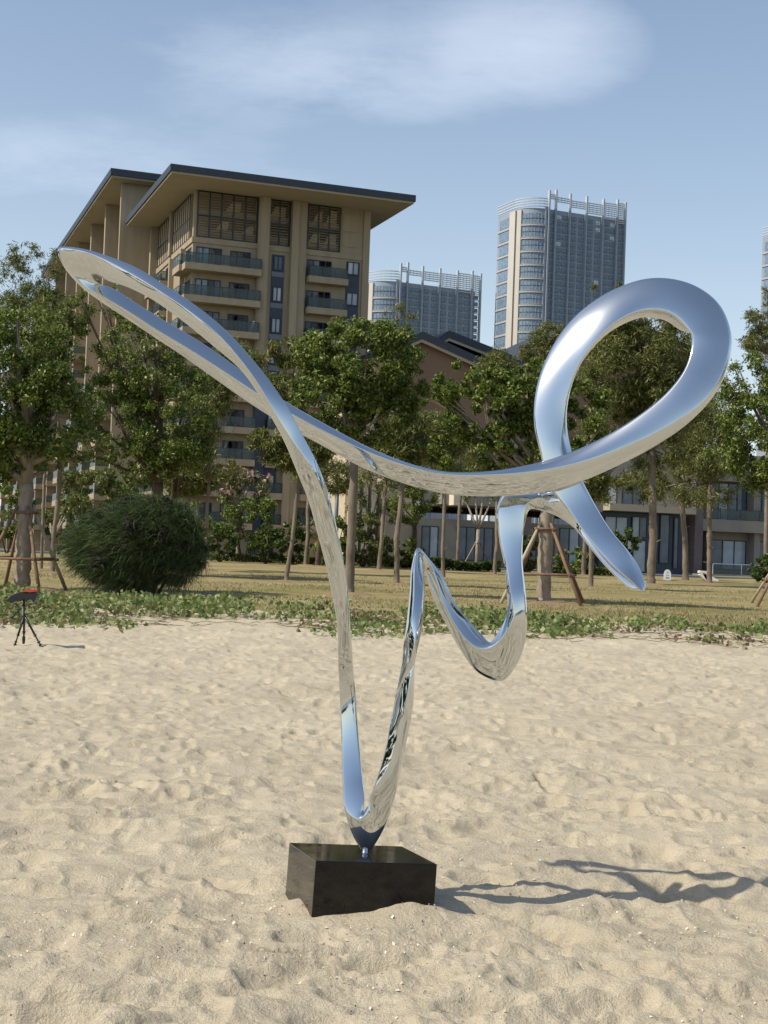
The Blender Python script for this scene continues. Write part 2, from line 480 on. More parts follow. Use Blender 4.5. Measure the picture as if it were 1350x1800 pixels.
# each station: left x,y  right x,y (seen walking along the band), depth in m, five corners as (share across, depth in px)
def P(*a): return [tuple(a[i:i + 2]) for i in range(0, 10, 2)]
LARM = P(0, 8, .04, 2, .90, 0, 1, 6, .6, 22)
UARM = P(0, 9, .05, 4, .58, -9, 1, 10, .6, 26)
TIPP = P(0, 9, .05, 4, .62, -8, 1, 10, .5, 22)
LOWR = P(0, 14, .04, 10, .62, -8, 1, 12, .55, 26)
SWOO = P(0, 14, .05, 9, .16, -2, 1, 16, .6, 34)
ST = [
 # up the left arm of the V
 (643, 1501, 647, 1416, .0, P(0, 1, .95, -3, .93, 16, .98, 26, .4, 44)),
 (624, 1477, 639, 1426, .0, P(0, 2, .78, -4, .94, 6, 1, 16, .4, 34)),
 (607, 1430, 642, 1404, .015, P(0, 3, .10, -3, .94, 2, 1, 10, .5, 24)),
 (602, 1375, 638, 1368, .06, P(0, 8, .04, -2, .94, 2, 1, 8, .5, 22)),
 (600, 1300, 631, 1296, .105, LARM),
 (597, 1222, 625, 1220, .125, LARM),
 (594, 1160, 620, 1158, .11, LARM),
 (593, 1100, 616, 1098, .05, P(0, 8, .05, 0, .72, -3, 1, 5, .6, 22)),
 (583, 1042, 612, 1038, 0, P(0, 8, .05, 0, .55, -5, 1, 5, .6, 22)),
 (572, 991, 604, 985, -.05, P(0, 8, .05, 0, .68, -5, 1, 5, .6, 24)),
 (559, 942, 593, 932, -.10, P(0, 9, .05, 1, .86, -4, 1, 5, .6, 26)),
 (543, 883, 578, 868, -.17, P(0, 9, .05, 2, .76, -5, 1, 8, .6, 26)),
 (522, 830, 556, 810, -.23, P(0, 9, .05, 3, .66, -5, 1, 8, .6, 26)),
 (499, 775, 528, 757, -.27, P(0, 9, .05, 3, .36, -5, 1, 8, .6, 26)),
 (473, 727, 505, 714, -.30, P(0, 9, .05, 3, .26, -6, 1, 9, .6, 26)),
 (450, 687, 484, 683, -.31, P(0, 9, .05, 3, .30, -7, 1, 10, .6, 26)),
 (424, 651, 453, 642, -.31, P(0, 9, .05, 4, .38, -8, 1, 10, .6, 26)),
 (376, 609, 400, 583, -.28, UARM),
 (318, 562, 342, 535, -.22, UARM),
 (265, 525, 285, 498, -.15, UARM),
 (222, 504, 240, 470, -.09, TIPP),
 (190, 494, 190, 450, -.05, P(0, 9, .05, 4, .78, -6, 1, 6, .5, 22)),
 (172, 484, 140, 436, -.01, P(0, 9, .05, 4, .90, -4, 1, 6, .5, 20)),
 (162, 484, 102, 436, .00, P(0, 9, .05, 4, .95, -2, 1, 6, .5, 18)),
 (166, 492, 108, 462, .02, P(0, 10, .05, 5, .92, -4, 1, 5, .5, 18)),
 (178, 500, 138, 500, .04, P(0, 12, .05, 6, .84, -6, 1, 5, .5, 20)),
 (201, 508, 172, 527, .07, P(0, 14, .05, 9, .72, -8, 1, 8, .5, 22)),
 (238, 532, 216, 556, .11, LOWR),
 (285, 561, 262, 587, .15, LOWR),
 (345, 596, 318, 624, .18, P(0, 14, .04, 10, .58, -8, 1, 12, .55, 26)),
 (405, 637, 379, 667, .19, P(0, 14, .04, 10, .50, -8, 1, 12, .55, 28)),
 (463, 681, 440, 710, .17, P(0, 14, .04, 9, .40, -7, 1, 13, .55, 30)),
 (530, 722, 508, 752, .13, P(0, 14, .04, 8, .36, -6, 1, 13, .55, 32)),
 (589, 755, 571, 786, .10, P(0, 14, .04, 8, .30, -5, 1, 14, .55, 34)),
 (650, 787, 632, 820, .07, P(0, 14, .04, 8, .20, -4, 1, 14, .55, 36)),
 (715, 813, 703, 848, .045, P(0, 14, .05, 9, .14, -2, 1, 15, .6, 36)),
 (781, 829, 777, 868, .04, P(0, 14, .05, 9, .10, -1, 1, 16, .6, 36)),
 (850, 829, 852, 873, .04, P(0, 15, .05, 11, .12, -1, 1, 16, .6, 36)),
 (925, 818, 935, 869, .04, P(0, 18, .05, 14, .22, -1, 1, 15, .6, 38)),
 (992, 799, 1008, 852, .045, P(0, 22, .05, 16, .34, -2, 1, 14, .6, 40), .07),
 (1060, 769, 1084, 820, .05, P(0, 18, .04, 12, .50, -2, 1, 12, .6, 42), .09),
 (1122, 731, 1156, 782, .055, P(0, 16, .04, 10, .66, -3, 1, 10, .6, 44), .07),
 (1172, 690, 1217, 738, .07, P(0, 14, .04, 8, .80, -3, 1, 8, .6, 46), .08),
 (1203, 650, 1259, 690, .10, P(0, 12, .03, 6, .90, 0, 1, 14, .6, 48), .08),
 (1215, 612, 1281, 640, .13, P(0, 20, .03, 10, .92, 6, 1, 26, .6, 52), .085),
 (1213, 586, 1286, 588, .16, P(0, 16, .05, 2, .93, 14, 1, 30, .6, 56), .09),
 (1196, 581, 1267, 538, .18, P(0, 20, .16, -2, .94, 22, 1, 36, .5, 56), .09),
 (1170, 564, 1220, 501, .20, P(0, 22, .22, -4, .95, 26, 1, 38, .5, 56), .09),
 (1131, 558, 1152, 488, .21, P(0, 22, .20, -4, .95, 26, 1, 36, .5, 56), .09),
 (1088, 574, 1082, 507, .20, P(0, 18, .17, -8, .95, 32, 1, 40, .5, 62), .09),
 (1052, 601, 1018, 549, .19, P(0, 14, .08, -8, .95, 36, 1, 44, .5, 66), .09),
 (1022, 638, 976, 600, .19, P(0, 12, .05, -6, .95, 32, 1, 40, .5, 60), .085),
 (1002, 688, 946, 668, .185, P(0, 12, .05, -4, .95, 20, 1, 28, .5, 50), .08),
 (996, 740, 938, 737, .18, P(0, 12, .10, -2, .95, 6, 1, 16, .5, 40), .08),
 (1005, 793, 949, 797, .165, P(0, 16, .34, -4, .95, 2, 1, 12, .5, 38), .05),
 (1023, 842, 966, 856, .165, P(0, 12, .10, -3, .96, -3, 1, 6, .5, 28)),
 (1048, 890, 998, 896, .155, P(0, 12, .05, -1, .96, -5, 1, 4, .5, 22)),
 (1074, 932, 1029, 940, .12, P(0, 12, .05, 0, .96, -5, 1, 3, .5, 20)),
 (1104, 968, 1070, 989, .075, P(0, 12, .08, 0, .95, -4, 1, 3, .5, 18)),
 (1127, 1004, 1106, 1021, .04, P(0, 24, .30, 12, .90, -3, 1, 3, .5, 26)),
 (1134, 1036, 1128, 1040, .03, P(0, 12, .3, 6, .8, -1, 1, 3, .5, 14)),
 # back along the underside of the right tip and over the arch
 (1113, 1037, 1122, 1018, .05, P(0, 6, .10, 0, .9, 2, 1, 8, .5, 16)),
 (1078, 1010, 1092, 992, .09, P(0, 8, .10, 0, .9, 2, 1, 8, .5, 20)),
 (1040, 967, 1058, 950, .14, P(0, 10, .10, 2, .9, 2, 1, 8, .5, 22)),
 (1010, 929, 1034, 905, .18, P(0, 12, .06, 6, .8, 0, 1, 8, .5, 26)),
 (980, 908, 1002, 868, .21, P(0, 14, .06, 10, .72, -4, 1, 10, .5, 34)),
 (948, 897, 955, 848, .22, P(0, 16, .42, -4, .9, 12, 1, 18, .5, 40)),
 (930, 897, 900, 852, .205, P(0, 12, .16, -4, .94, 8, 1, 14, .5, 40)),
 (923, 920, 875, 885, .20, P(0, 8, .05, -3, .94, 4, 1, 12, .5, 36)),
 (919, 950, 876, 942, .193, P(0, 8, .05, -3, .94, 2, 1, 10, .5, 32)),
 (919, 995, 886, 992, .165, P(0, 8, .08, -3, .88, 1, 1, 8, .5, 26)),
 (924, 1040, 890, 1036, .12, P(0, 8, .10, -3, .80, -4, 1, 8, .5, 24)),
 (927, 1086, 891, 1076, .11, P(0, 9, .10, 0, .66, -6, 1, 8, .5, 26)),
 (925, 1120, 883, 1098, .115, P(0, 9, .12, 2, .72, -7, 1, 10, .5, 32)),
 (911, 1164, 872, 1116, .13, P(0, 10, .12, 4, .82, -7, 1, 14, .5, 40)),
 (884, 1197, 862, 1129, .14, P(0, 10, .10, 5, .90, -6, 1, 16, .5, 46)),
 (842, 1184, 846, 1114, .15, P(0, 9, .08, 5, .64, -7, 1, 16, .5, 44)),
 (812, 1147, 824, 1090, .155, P(0, 8, .06, 4, .44, -7, 1, 14, .5, 38)),
 (786, 1101, 806, 1068, .16, P(0, 8, .06, 4, .40, -7, 1, 12, .5, 32)),
 (766, 1062, 791, 1042, .16, P(0, 9, .06, 4, .45, -8, 1, 10, .5, 28)),
 (753, 1028, 777, 1011, .16, P(0, 9, .06, 4, .6, -7, 1, 8, .5, 24)),
 (748, 1004, 757, 985, .155, P(0, 10, .08, 3, .8, -4, 1, 5, .5, 20)),
 # the peak and down the right arm of the V
 (745, 1001, 735, 962, .12, P(0, 10, .10, 2, .9, -3, 1, 5, .5, 20)),
 (747, 1018, 724, 992, .08, P(0, 14, .14, 1, .78, -4, 1, 14, .5, 24)),
 (747, 1050, 720, 1043, .02, P(0, 16, .16, 0, .72, -4, 1, 16, .5, 28)),
 (743, 1100, 714, 1097, -.02, P(0, 14, .30, -5, .72, -4, 1, 18, .5, 30)),
 (738, 1152, 708, 1147, -.032, P(.20, 2, .46, -10, .90, 14, 1, 20, .3, 32)),
 (727, 1235, 694, 1230, -.033, P(.40, -10, .90, 20, 1, 20, .6, 34, 0, 12)),
 (716, 1298, 681, 1300, -.031, P(.28, -9, .95, 16, 1, 20, .6, 36, 0, 8)),
 (705, 1352, 669, 1347, -.025, P(.14, -6, .96, 8, 1, 20, .6, 38, 0, 6)),
 (691, 1412, 655, 1388, -.012, P(.05, -2, .97, 2, 1, 18, .6, 42, 0, 6)),
 (670, 1466, 648, 1404, .0, P(0, 1, .97, 0, 1, 16, .5, 42, .02, 12)),
]
def build_band():
    rows = []
    for st in ST:
        lx, ly, rx, ry, D, prof = st[:6]
        rows.append([lx, ly, rx, ry, D] + [k for p in prof for k in p] + [st[6] if len(st) > 6 else .04])
    A = np.array(rows, float); n = len(A); SUB = 9
    out = []
    # centripetal-like parameter from centre distances keeps the curve from overshooting
    C = (A[:, 0:2] + A[:, 2:4]) / 2
    seg = [max(6.0, .5 * (np.linalg.norm(A[(i + 1) % n, 0:2] - A[i, 0:2]) + np.linalg.norm(A[(i + 1) % n, 2:4] - A[i, 2:4]))) ** .7 for i in range(n)]
    for i in range(n):
        p0, p1, p2, p3 = A[(i - 1) % n], A[i], A[(i + 1) % n], A[(i + 2) % n]
        h0, h1, h2 = seg[(i - 1) % n], seg[i], seg[(i + 1) % n]
        m1 = (p2 - p1) / h1 * (h0 / (h0 + h1)) + (p1 - p0) / h0 * (h1 / (h0 + h1))
        m2 = (p2 - p1) / h1 * (h2 / (h1 + h2)) + (p3 - p2) / h2 * (h1 / (h1 + h2))
        for k in range(SUB):
            t = k / SUB
            a = 2 * t**3 - 3 * t**2 + 1; b = t**3 - 2 * t**2 + t; c = -2 * t**3 + 3 * t**2; d = t**3 - t**2
            out.append(a * p1 + b * m1 * h1 + c * p2 + d * m2 * h1)
    B = np.array(out)
    m = len(B)
    # smooth the depth profiles a little along the band
    for cidx in [4] + list(range(6, 15, 2)):
        col = B[:, cidx].copy()
        for _ in range(14): col = .5 * col + .25 * (np.roll(col, 1) + np.roll(col, -1))
        B[:, cidx] = col
    for cidx in range(0, 4):
        col = B[:, cidx].copy()
        for _ in range(3): col = .5 * col + .25 * (np.roll(col, 1) + np.roll(col, -1))
        B[:, cidx] = col
    V = []
    fr_ = (.0, .04, .14, .32, .5, .68, .86, .96)
    nring = 5 * len(fr_)
    for q in B:
        L, Rr, D = q[0:2], q[2:4], q[4]
        w = np.linalg.norm(Rr - L)
        ax = (Rr - L) / max(w, 1e-6)
        pts = [np.array([q[5 + 2 * j] * w, q[6 + 2 * j]]) for j in range(5)]     # across, depth (px)
        cen = sum(pts) / 5
        ring = []
        for j in range(5):
            a, b = pts[j], pts[(j + 1) % 5]
            e = b - a; ln = np.linalg.norm(e)
            nrm = np.array([e[1], -e[0]]) / max(ln, 1e-6)
            if np.dot(nrm, (a + b) / 2 - cen) < 0: nrm = -nrm
            for f in fr_:
                pt = a + e * f + nrm * (4 * f * (1 - f)) * ln * q[15]
                ring.append(pt)
        ring = np.array(ring)
        # round the corners: pull the corner vertex in
        k = len(fr_); r2 = ring.copy()
        for j in range(5):
            i0 = j * k
            r2[i0] = .5 * ring[i0] + .25 * (ring[i0 - 1] + ring[(i0 + 1) % len(ring)])
        for pt in r2:
            x, y = L + ax * pt[0]
            V.append(tuple(at(x, y, YS + D + pt[1] * PXM)))
    F = []
    for i in range(m):
        for k in range(nring):
            F.append((i * nring + k, i * nring + (k + 1) % nring, ((i + 1) % m) * nring + (k + 1) % nring, ((i + 1) % m) * nring + k))
    me = np_mesh('steel_band', V, F, smooth=True)
    return me

sculpt = thing('sculpture', 'tall mirror polished steel ribbon sculpture looping above a black granite block on the sand', 'sculpture', (at(643, 1500, YS).x, at(643, 1500, YS).y, .21))
band = link('steel_band', build_band(), None, MAT_STEEL)
band.parent = sculpt; band.matrix_parent_inverse = Matrix.Translation(sculpt.location).inverted()
wnm = band.modifiers.new('wn', 'WEIGHTED_NORMAL') if False else None

# granite block
def granite():
    m, nt, b, out = mat_new('black_granite')
    n = noise(nt, 260, 3, .7)
    nt.links.new(ramp(nt, n, [(.55, (.006, .006, .006)), (.75, (.022, .021, .02))]), b.inputs['Base Color'])
    nt.links.new(ramp(nt, noise(nt, 7, 8, .7), [(.35, (.03, .03, .03)), (.75, (.13, .13, .13))]), b.inputs['Roughness']); b.inputs['IOR'].default_value = 1.42
    return m
MAT_GRAN = granite()
blk = MB(); blk.box(-.261, .261, -.244, .244, -.34, 0)
block = link('plinth', blk.mesh('plinth', MAT_GRAN), None)
block.location = (-.043, 6.131, .22)
block.rotation_euler = (R(-3.07), R(3.04), R(16.35))
mo = block.modifiers.new('bevel', 'BEVEL'); mo.width = .004; mo.segments = 2
tag(block, 'black polished granite block half sunk in the sand under the steel ribbon', 'plinth')
ft = MB()
p0 = at(636, 1503, YS); 
ft.tube([at(641, 1507, YS), at(641, 1502, YS), at(642, 1492, YS)], [.026, .011, .012], 14)
foot = ft.build('foot_weld', MAT_STEEL, None); foot.parent = sculpt; foot.matrix_parent_inverse = band.matrix_parent_inverse
# ------------------------------------------------------------------ buildings
A20 = R(20)
UU = Vector((math.cos(A20), math.sin(A20), 0)); VV = Vector((-math.sin(A20), math.cos(A20), 0))
M_WALL = simple('tan_render', (.385, .32, .23), (.30, .245, .17), scale=.8, rough=.9, spec=.2, bumps=(14, .15, .02), sc=(1.4, 1.4, .16), detail=8)
M_SOFF = simple('soffit_boards', (.43, .37, .275), (.38, .325, .24), scale=.6, rough=.8, spec=.2)
M_ROOF = simple('dark_roof', (.035, .045, .062), (.025, .033, .048), scale=2, rough=.6)
M_BLUE = simple('blue_black_panel', (.035, .05, .085), (.026, .038, .068), scale=1, rough=.35, spec=.4)
M_FRAME = simple('dark_frame', (.02, .026, .035), rough=.4)
M_GLASS = glassy('window_glass', (.05, .075, .105), .05, (.10, .14, .18))
M_CURT = glassy('curtained_glass', (.27, .33, .40), .12, (.38, .44, .52))
M_LITE = glassy('white_curtain_glass', (.44, .48, .52), .15, (.56, .58, .6))
def rail_glass():
    m, nt, b, out = mat_new('balcony_glass')
    b.inputs['Base Color'].default_value = (.12, .15, .15, 1); b.inputs['Roughness'].default_value = .05
    tr = nt.nodes.new('ShaderNodeBsdfTransparent'); tr.inputs[0].default_value = (.72, .80, .80, 1)
    mx = nt.nodes.new('ShaderNodeMixShader'); mx.inputs[0].default_value = .35
    nt.links.new(tr.outputs[0], mx.inputs[1]); nt.links.new(b.outputs[0], mx.inputs[2]); nt.links.new(mx.outputs[0], out.inputs[0])
    return m
M_RAIL = rail_glass()
M_SLAT = simple('louvre_slat', (.42, .345, .25), rough=.6)
M_SUNSTRIP = simple('painted_sunlit_strip', (.86, .74, .52), (.82, .70, .48), scale=1, rough=.8)  # sunlight put into the colour, for the bright strips behind the louvres

def shared(parent, name, me, loc, mat=None, rz=0, label=None):
    o = link(name, me, parent); o.location = loc; o.rotation_euler = (0, 0, rz)
    if label: o['label'] = label
    return o
_win = {}
def window_meshes(w, h, n, open_ix=None):
    key = (round(w, 2), round(h, 2), n)
    if key in _win: return _win[key]
    fr = MB(); t = .09
    fr.box(0, w, -.05, .1, 0, t); fr.box(0, w, -.05, .1, h - t, h)
    for k in range(n + 1):
        x = k * (w - t) / n; fr.box(x, x + t, -.048, .1, t, h - t)
    pw = (w - t) / n - t
    pane = MB(); pane.box(0, pw, .02, .05, 0, h - 2 * t)
    _win[key] = (fr.mesh('window', M_FRAME), pane.mesh('pane', M_CURT), pane.mesh('pane', M_GLASS), pane.mesh('pane', M_LITE), pw, t)
    return _win[key]
wr = random.Random(3)
def window(parent, x, y, z, w, h, n, dark=.25, rz=0):
    fm, pc, pg, pl, pw, t = window_meshes(w, h, n)
    f = shared(parent, 'window', fm, (x, y, z), rz=rz)
    for k in range(n):
        shared(f, 'pane', pg if wr.random() < dark else (pl if wr.random() < .22 else pc), (t + k * (pw + t), 0, t))
    return f
_bal = {}
def balcony(parent, x0, x1, y0, y1, z, slab=.65, rail=.98, wrap=False):
    """slab with a glass rail on its front and both ends; y1 is the wall"""
    w, d = x1 - x0, y1 - y0
    key = (round(w, 2), round(d, 2), slab, rail, wrap)
    if key not in _bal:
        s = MB(); s.box(0, w, 0, d, 0, slab)
        fr = MB(); n = max(2, round(w / 1.25))
        for k in range(n + 1):
            xx = .05 + k * (w - .14) / n; fr.box(xx, xx + .04, .05, .09, slab, slab + rail)
        fr.box(.03, w - .03, .045, .095, slab + rail, slab + rail + .05)
        fr.box(.03, .08, .1, d, slab + rail, slab + rail + .05); fr.box(w - .08, w - .03, .1, d, slab + rail, slab + rail + .05)
        g = MB(); pw = (w - .14) / n - .05
        g.box(0, pw, 0, .015, slab + .05, slab + rail - .002)
        ge = MB(); ge.box(0, .015, .12, d - .01, slab + .05, slab + rail - .002)
        _bal[key] = (s.mesh('balcony', M_WALL), fr.mesh('rail', M_FRAME), g.mesh('glass_panel', M_RAIL), ge.mesh('glass_panel', M_RAIL), n)
    sm, fm, gm, gem, n = _bal[key]
    b = shared(parent, 'balcony', sm, (x0, y0, z))
    shared(b, 'rail', fm, (0, 0, 0))
    for k in range(n): shared(b, 'glass_panel', gm, (.05 + k * (w - .14) / n + .045, .06, 0))
    shared(b, 'glass_panel', gem, (.045, 0, 0)); shared(b, 'glass_panel', gem, (w - .06, 0, 0))
    return b

hotel = thing('hotel_building', 'tall tan hotel with wide dark flat roofs, louvred top windows and glass balconies', 'hotel', (-19.9, 140.1, 0), A20)
b = MB()
b.box(0, 18.3, 0, 24, -1, 32.3)                    # front block
b.box(-.0, .28, 0, .6, 32.3, 37); b.box(15.3, 18.3, 0, 24, 32.3, 37)
b.box(6.5, 7.7, .2, 1.2, 32.3, 37); b.box(9.9, 11.7, .1, 1.4, 32.3, 37)
b.box(0, 15.3, 1.9, 24, 32.3, 37)
b.box(.0, .4, 10.2, 11, 32.3, 37)
b.build('wall', M_WALL, hotel)
b = MB(); b.box(-.12, 18.42, -.12, 0, 31.75, 32.3); b.box(-.12, 0, 0, 24, 31.75, 32.3); b.box(-.06, 18.36, -.06, 0, 34.1 - .0, 34.1) if False else None
b.build('cornice', M_WALL, hotel)
b = MB(); b.box(15.5, 17.1, -.08, 0, 33.0, 34.4); b.box(15.5, 17.1, -.08, 0, 34.6, 36.4)
b.build('wall_panel', M_WALL, hotel)
b = MB()
n = 14; pts = [(7.1 + .62 * math.cos(2 * math.pi * k / n), -.35 + .62 * math.sin(2 * math.pi * k / n), 17.6) for k in range(n)]
b.prism(pts[::-1], (0, 0, 19.38)); b.build('column', M_WALL, hotel)
b = MB(); b.box(9.95, 10.7, -.75, 0, -1, 36.98); b.build('pier', M_WALL, hotel)
b = MB(); b.box(10.78, 11.55, -.5, 0, -1, 36.98); b.build('pier', M_WALL, hotel)
b = MB(); b.box(17.75, 18.45, -.25, 0, -1, 36.98); b.build('pier', M_WALL, hotel)
b = MB(); b.box(6.85, 8.0, -.4, 0, -1, 16.2); b.build('dark_panel', M_BLUE, hotel)
b = MB(); b.box(8.1, 9.45, -.04, 0, -1, 31.4); b.build('dark_panel', M_BLUE, hotel)
b = MB(); b.box(16.05, 17.5, -.04, 0, -1, 31.5); b.build('dark_panel', M_BLUE, hotel)
# roof
rf = MB(); rf.box(-3.55, 21.45, -5.25, 19.7, 37.2, 37.85).build('roof', M_ROOF, hotel)
sf = MB(); sf.box(-3.4, 21.3, -5.1, 19.55, 37.0, 37.2).build('soffit', M_SOFF, rf if False else None)
so = bpy.data.objects['soffit']; ro = bpy.data.objects['roof']; so.parent = ro
# louvred windows of the top floor
def louvre(x0, x1, z0, z1, nb, side=False):
    fr = MB(); w = x1 - x0
    for k in range(nb + 1):
        xx = x0 + k * (w - .12) / nb; fr.box(xx, xx + .12, -.06, .08, z0, z1)
    for z in (z0, z0 + (z1 - z0) * .46, z1 - .12): fr.box(x0, x1, -.055, .07, z, z + .12)
    f = fr.build('louvre_frame', M_FRAME, hotel)
    sl = MB(); z = z0 + .2
    while z < z1 - .15:
        q = [(x0 + .12, .0, z), (x0 + .12, .16, z + .10), (x0 + .12, .18, z + .075), (x0 + .12, .02, z - .025)]
        sl.prism(q, (w - .24, 0, 0)); z += .27
    s = sl.build('slats', M_SLAT, f, 'stuff')
    # denser lower third: fixed mesh guard
    gd = MB(); z = z0 + .12
    while z < z0 + .95: gd.box(x0 + .12, x1 - .12, .2, .22, z, z + .07); z += .12
    z = z0 + 2.15
    while z < z0 + 2.9: gd.box(x0 + .12, x1 - .12, .2, .22, z, z + .07); z += .12
    gd.build('guard', M_SLAT, f, 'stuff')
    if side:
        f.rotation_euler = (0, 0, -math.pi / 2); f.location = (0, 0, 0)
    return f
louvre(.28, 6.5, 32.3, 36.98, 5); louvre(7.7, 9.9, 32.3, 36.98, 2); louvre(11.7, 15.3, 32.3, 36.98, 3)
for (a, c) in ((-10.2, -2.0), (-19.3, -11.0)): louvre(a, c, 32.4, 36.98, 8, True)
for (xa, xb, z, rise) in ((3.2, 5.0, 35.2, 1.2), (5.0, 6.4, 33.2, 1.0), (2.3, 3.8, 33.3, 1.1), (7.7, 9.7, 35.0, 1.5), (12.3, 13.6, 35.0, 1.6), (13.6, 15.2, 34.9, 1.9), (11.8, 13.4, 32.7, 1.5), (13.5, 15.2, 32.7, 1.6)):  # added pale slanted panels that imitate sunlit strips behind the slats
    b = MB(); b.prism([(xa, .30, z), (xb - .3, .30, z), (xb, 1.0, z + rise), (xa + .9, 1.0, z + rise)], (0, .06, .06)); b.build('sunlit_strip_panel', M_SUNSTRIP, hotel)
# balconies, windows per storey
for k in range(9):
    z = 28.8 - 3.17 * k
    bo = balcony(hotel, -1.0, 6.75 if k < 4 else 6.8, -1.45, 0, z)
    balcony(hotel, 11.75, 15.95, -1.2, 0, z)
    dk = .18 if k < 2 else .4
    window(hotel, .35, -.02, z + .66, 2.6, 1.9, 4, dk); window(hotel, 3.8, -.02, z + .66, 2.1, 1.85, 4 if k else 3, dk + .2)
    window(hotel, 11.85, -.02, z + .66, 2.6, 1.85, 4, dk)
    window(hotel, 16.15, -.1, z + 1.35, 1.25, 1.35, 2, .1)
    window(hotel, 8.3, -.1, z + 1.0, .95, 1.5, 2, .5)
    s = MB(); s.box(8.12, 9.43, -.09, -.041, z + .35, z + .85); s.build('sill_panel', simple('grey_blue_panel', (.16, .19, .22), rough=.5) if k == 0 else bpy.data.materials['grey_blue_panel'], hotel)
    if k >= 5:
        balcony(hotel, 8.05, 9.9, -.9, 0, z)
# a white folding chair left on a balcony
cb = Vector((-19.9, 140.1, 0)) + UU * 6.2 + VV * -.75 + Vector((0, 0, 23.12))
wc = thing('balcony_chair', 'white folded lounge chair leaning on the third balcony of the hotel front', 'chair', cb, A20)
m_wc = simple('white_canvas', (.8, .8, .78), rough=.7)
b = MB(); b.prism([(-.35, -.05, .0), (-.1, -.05, .0), (.3, .15, 1.25), (.05, .15, 1.25)], (0, .06, 0)); b.build('backrest', m_wc, wc)
b = MB(); b.prism([(-.35, -.3, .35), (.2, -.3, .35), (.2, .15, .30), (-.35, .15, .30)], (0, 0, .05)); b.build('seat', m_wc, wc)
for x_ in (-.32, .16): b = MB(); b.box(x_, x_ + .04, -.28, -.24, 0, .34); b.build('leg', m_wc, wc)
# left side of the front block
b = MB(); b.box(-.5, 0, 3.4, 4.0, -1, 31.7); b.build('fin', M_WALL, hotel)
b = MB(); b.box(-.5, 0, 9.0, 9.6, -1, 31.7); b.build('fin', M_WALL, hotel)
b = MB(); b.box(-.8, 0, 18.6, 19.4, -1, 36.98); b.build('fin', M_WALL, hotel)
b = MB(); b.box(-.35, 0, 10.2, 11.0, 32.3, 36.98); b.build('fin', M_WALL, hotel)
for k in range(9):
    z = 28.8 - 3.17 * k
    for v0, v1 in ((0.02, 3.3), (9.7, 13.6), (14.0, 18.4)):
        m = balcony(hotel, 0, v1 - v0, -1.3, 0, z)
        m.rotation_euler = (0, 0, -math.pi / 2); m.location = (-1.3, v1, z) if False else (-1.3, v1, z)
        # its own front faces the left side of the block
        window(hotel, -.02, v1 - .5, z + .66, 2.2, 1.9, 3, .4, rz=-math.pi / 2)
# rear wing with deep fins
b = MB(); b.box(0, 15, 20.5, 150, -1, 41.9) if False else b.box(0, 15, 24.0, 82, -1, 41.98); b.box(-.0, 15, 82, 165, -1, 33)
b.box(-4.0, 15, 20.5, 21.1, -1, 41.98); b.box(0, 15, 21.1, 24, -1, 41.98)
b.build('wing_wall', M_WALL, hotel)
rf2 = MB(); rf2.box(-5.6, 18, 18.4, 84, 42.2, 42.95); ro2 = rf2.build('roof', M_ROOF, hotel)
sf2 = MB(); sf2.box(-5.45, 17.8, 18.6, 83.8, 42.0, 42.2); sf2.build('soffit', M_SOFF, ro2)
rf3 = MB(); rf3.box(-5.6, 18, 84.5, 168, 33.2, 33.8); ro3 = rf3.build('roof', simple('pale_roof_edge', (.5, .55, .6), rough=.5), hotel)
FV = [31.4, 42.8, 54.8, 66.3, 78.7, 94, 109, 124, 139, 154]
fm = MB(); fm.box(-4.0, 0, 0, .8, -1, 41.98); fme = fm.mesh('fin', M_WALL)
fm2 = MB(); fm2.box(-4.0, 0, 0, .8, -1, 33.18); fme2 = fm2.mesh('fin', M_WALL)
for v in FV: shared(hotel, 'fin', fme if v < 82 else fme2, (0, v, 0))
edges_ = [21.1] + FV
bs = {}
for i in range(len(edges_) - 1):
    v0, v1 = edges_[i] + (.8 if i else 0), edges_[i + 1]
    for k in range(8):
        z = 25.6 - 3.17 * k
        w = v1 - v0 - .1
        if i < 2 and k < 2: continue
        key = round(w, 1)
        if key not in bs:
            s = MB(); s.box(0, 4.7, 0, w * .42, 0, .75)
            g = MB(); g.box(.03, .06, .05, w * .42 - .05, .75, 1.75); g.box(.03, 4.6, .03, .05, .75, 1.75)
            bs[key] = (s.mesh('balcony', M_WALL), g.mesh('glass_panel', M_RAIL))
        o = shared(hotel, 'balcony', bs[key][0], (-4.65, v1 - w * .42 - .05, z)); shared(o, 'glass_panel', bs[key][1], (0, 0, 0))
        window(hotel, -.02, v1 - 1.0, z + .8, 2.2, 1.9, 2, .8, rz=-math.pi / 2) if k < 7 and i < 5 else None
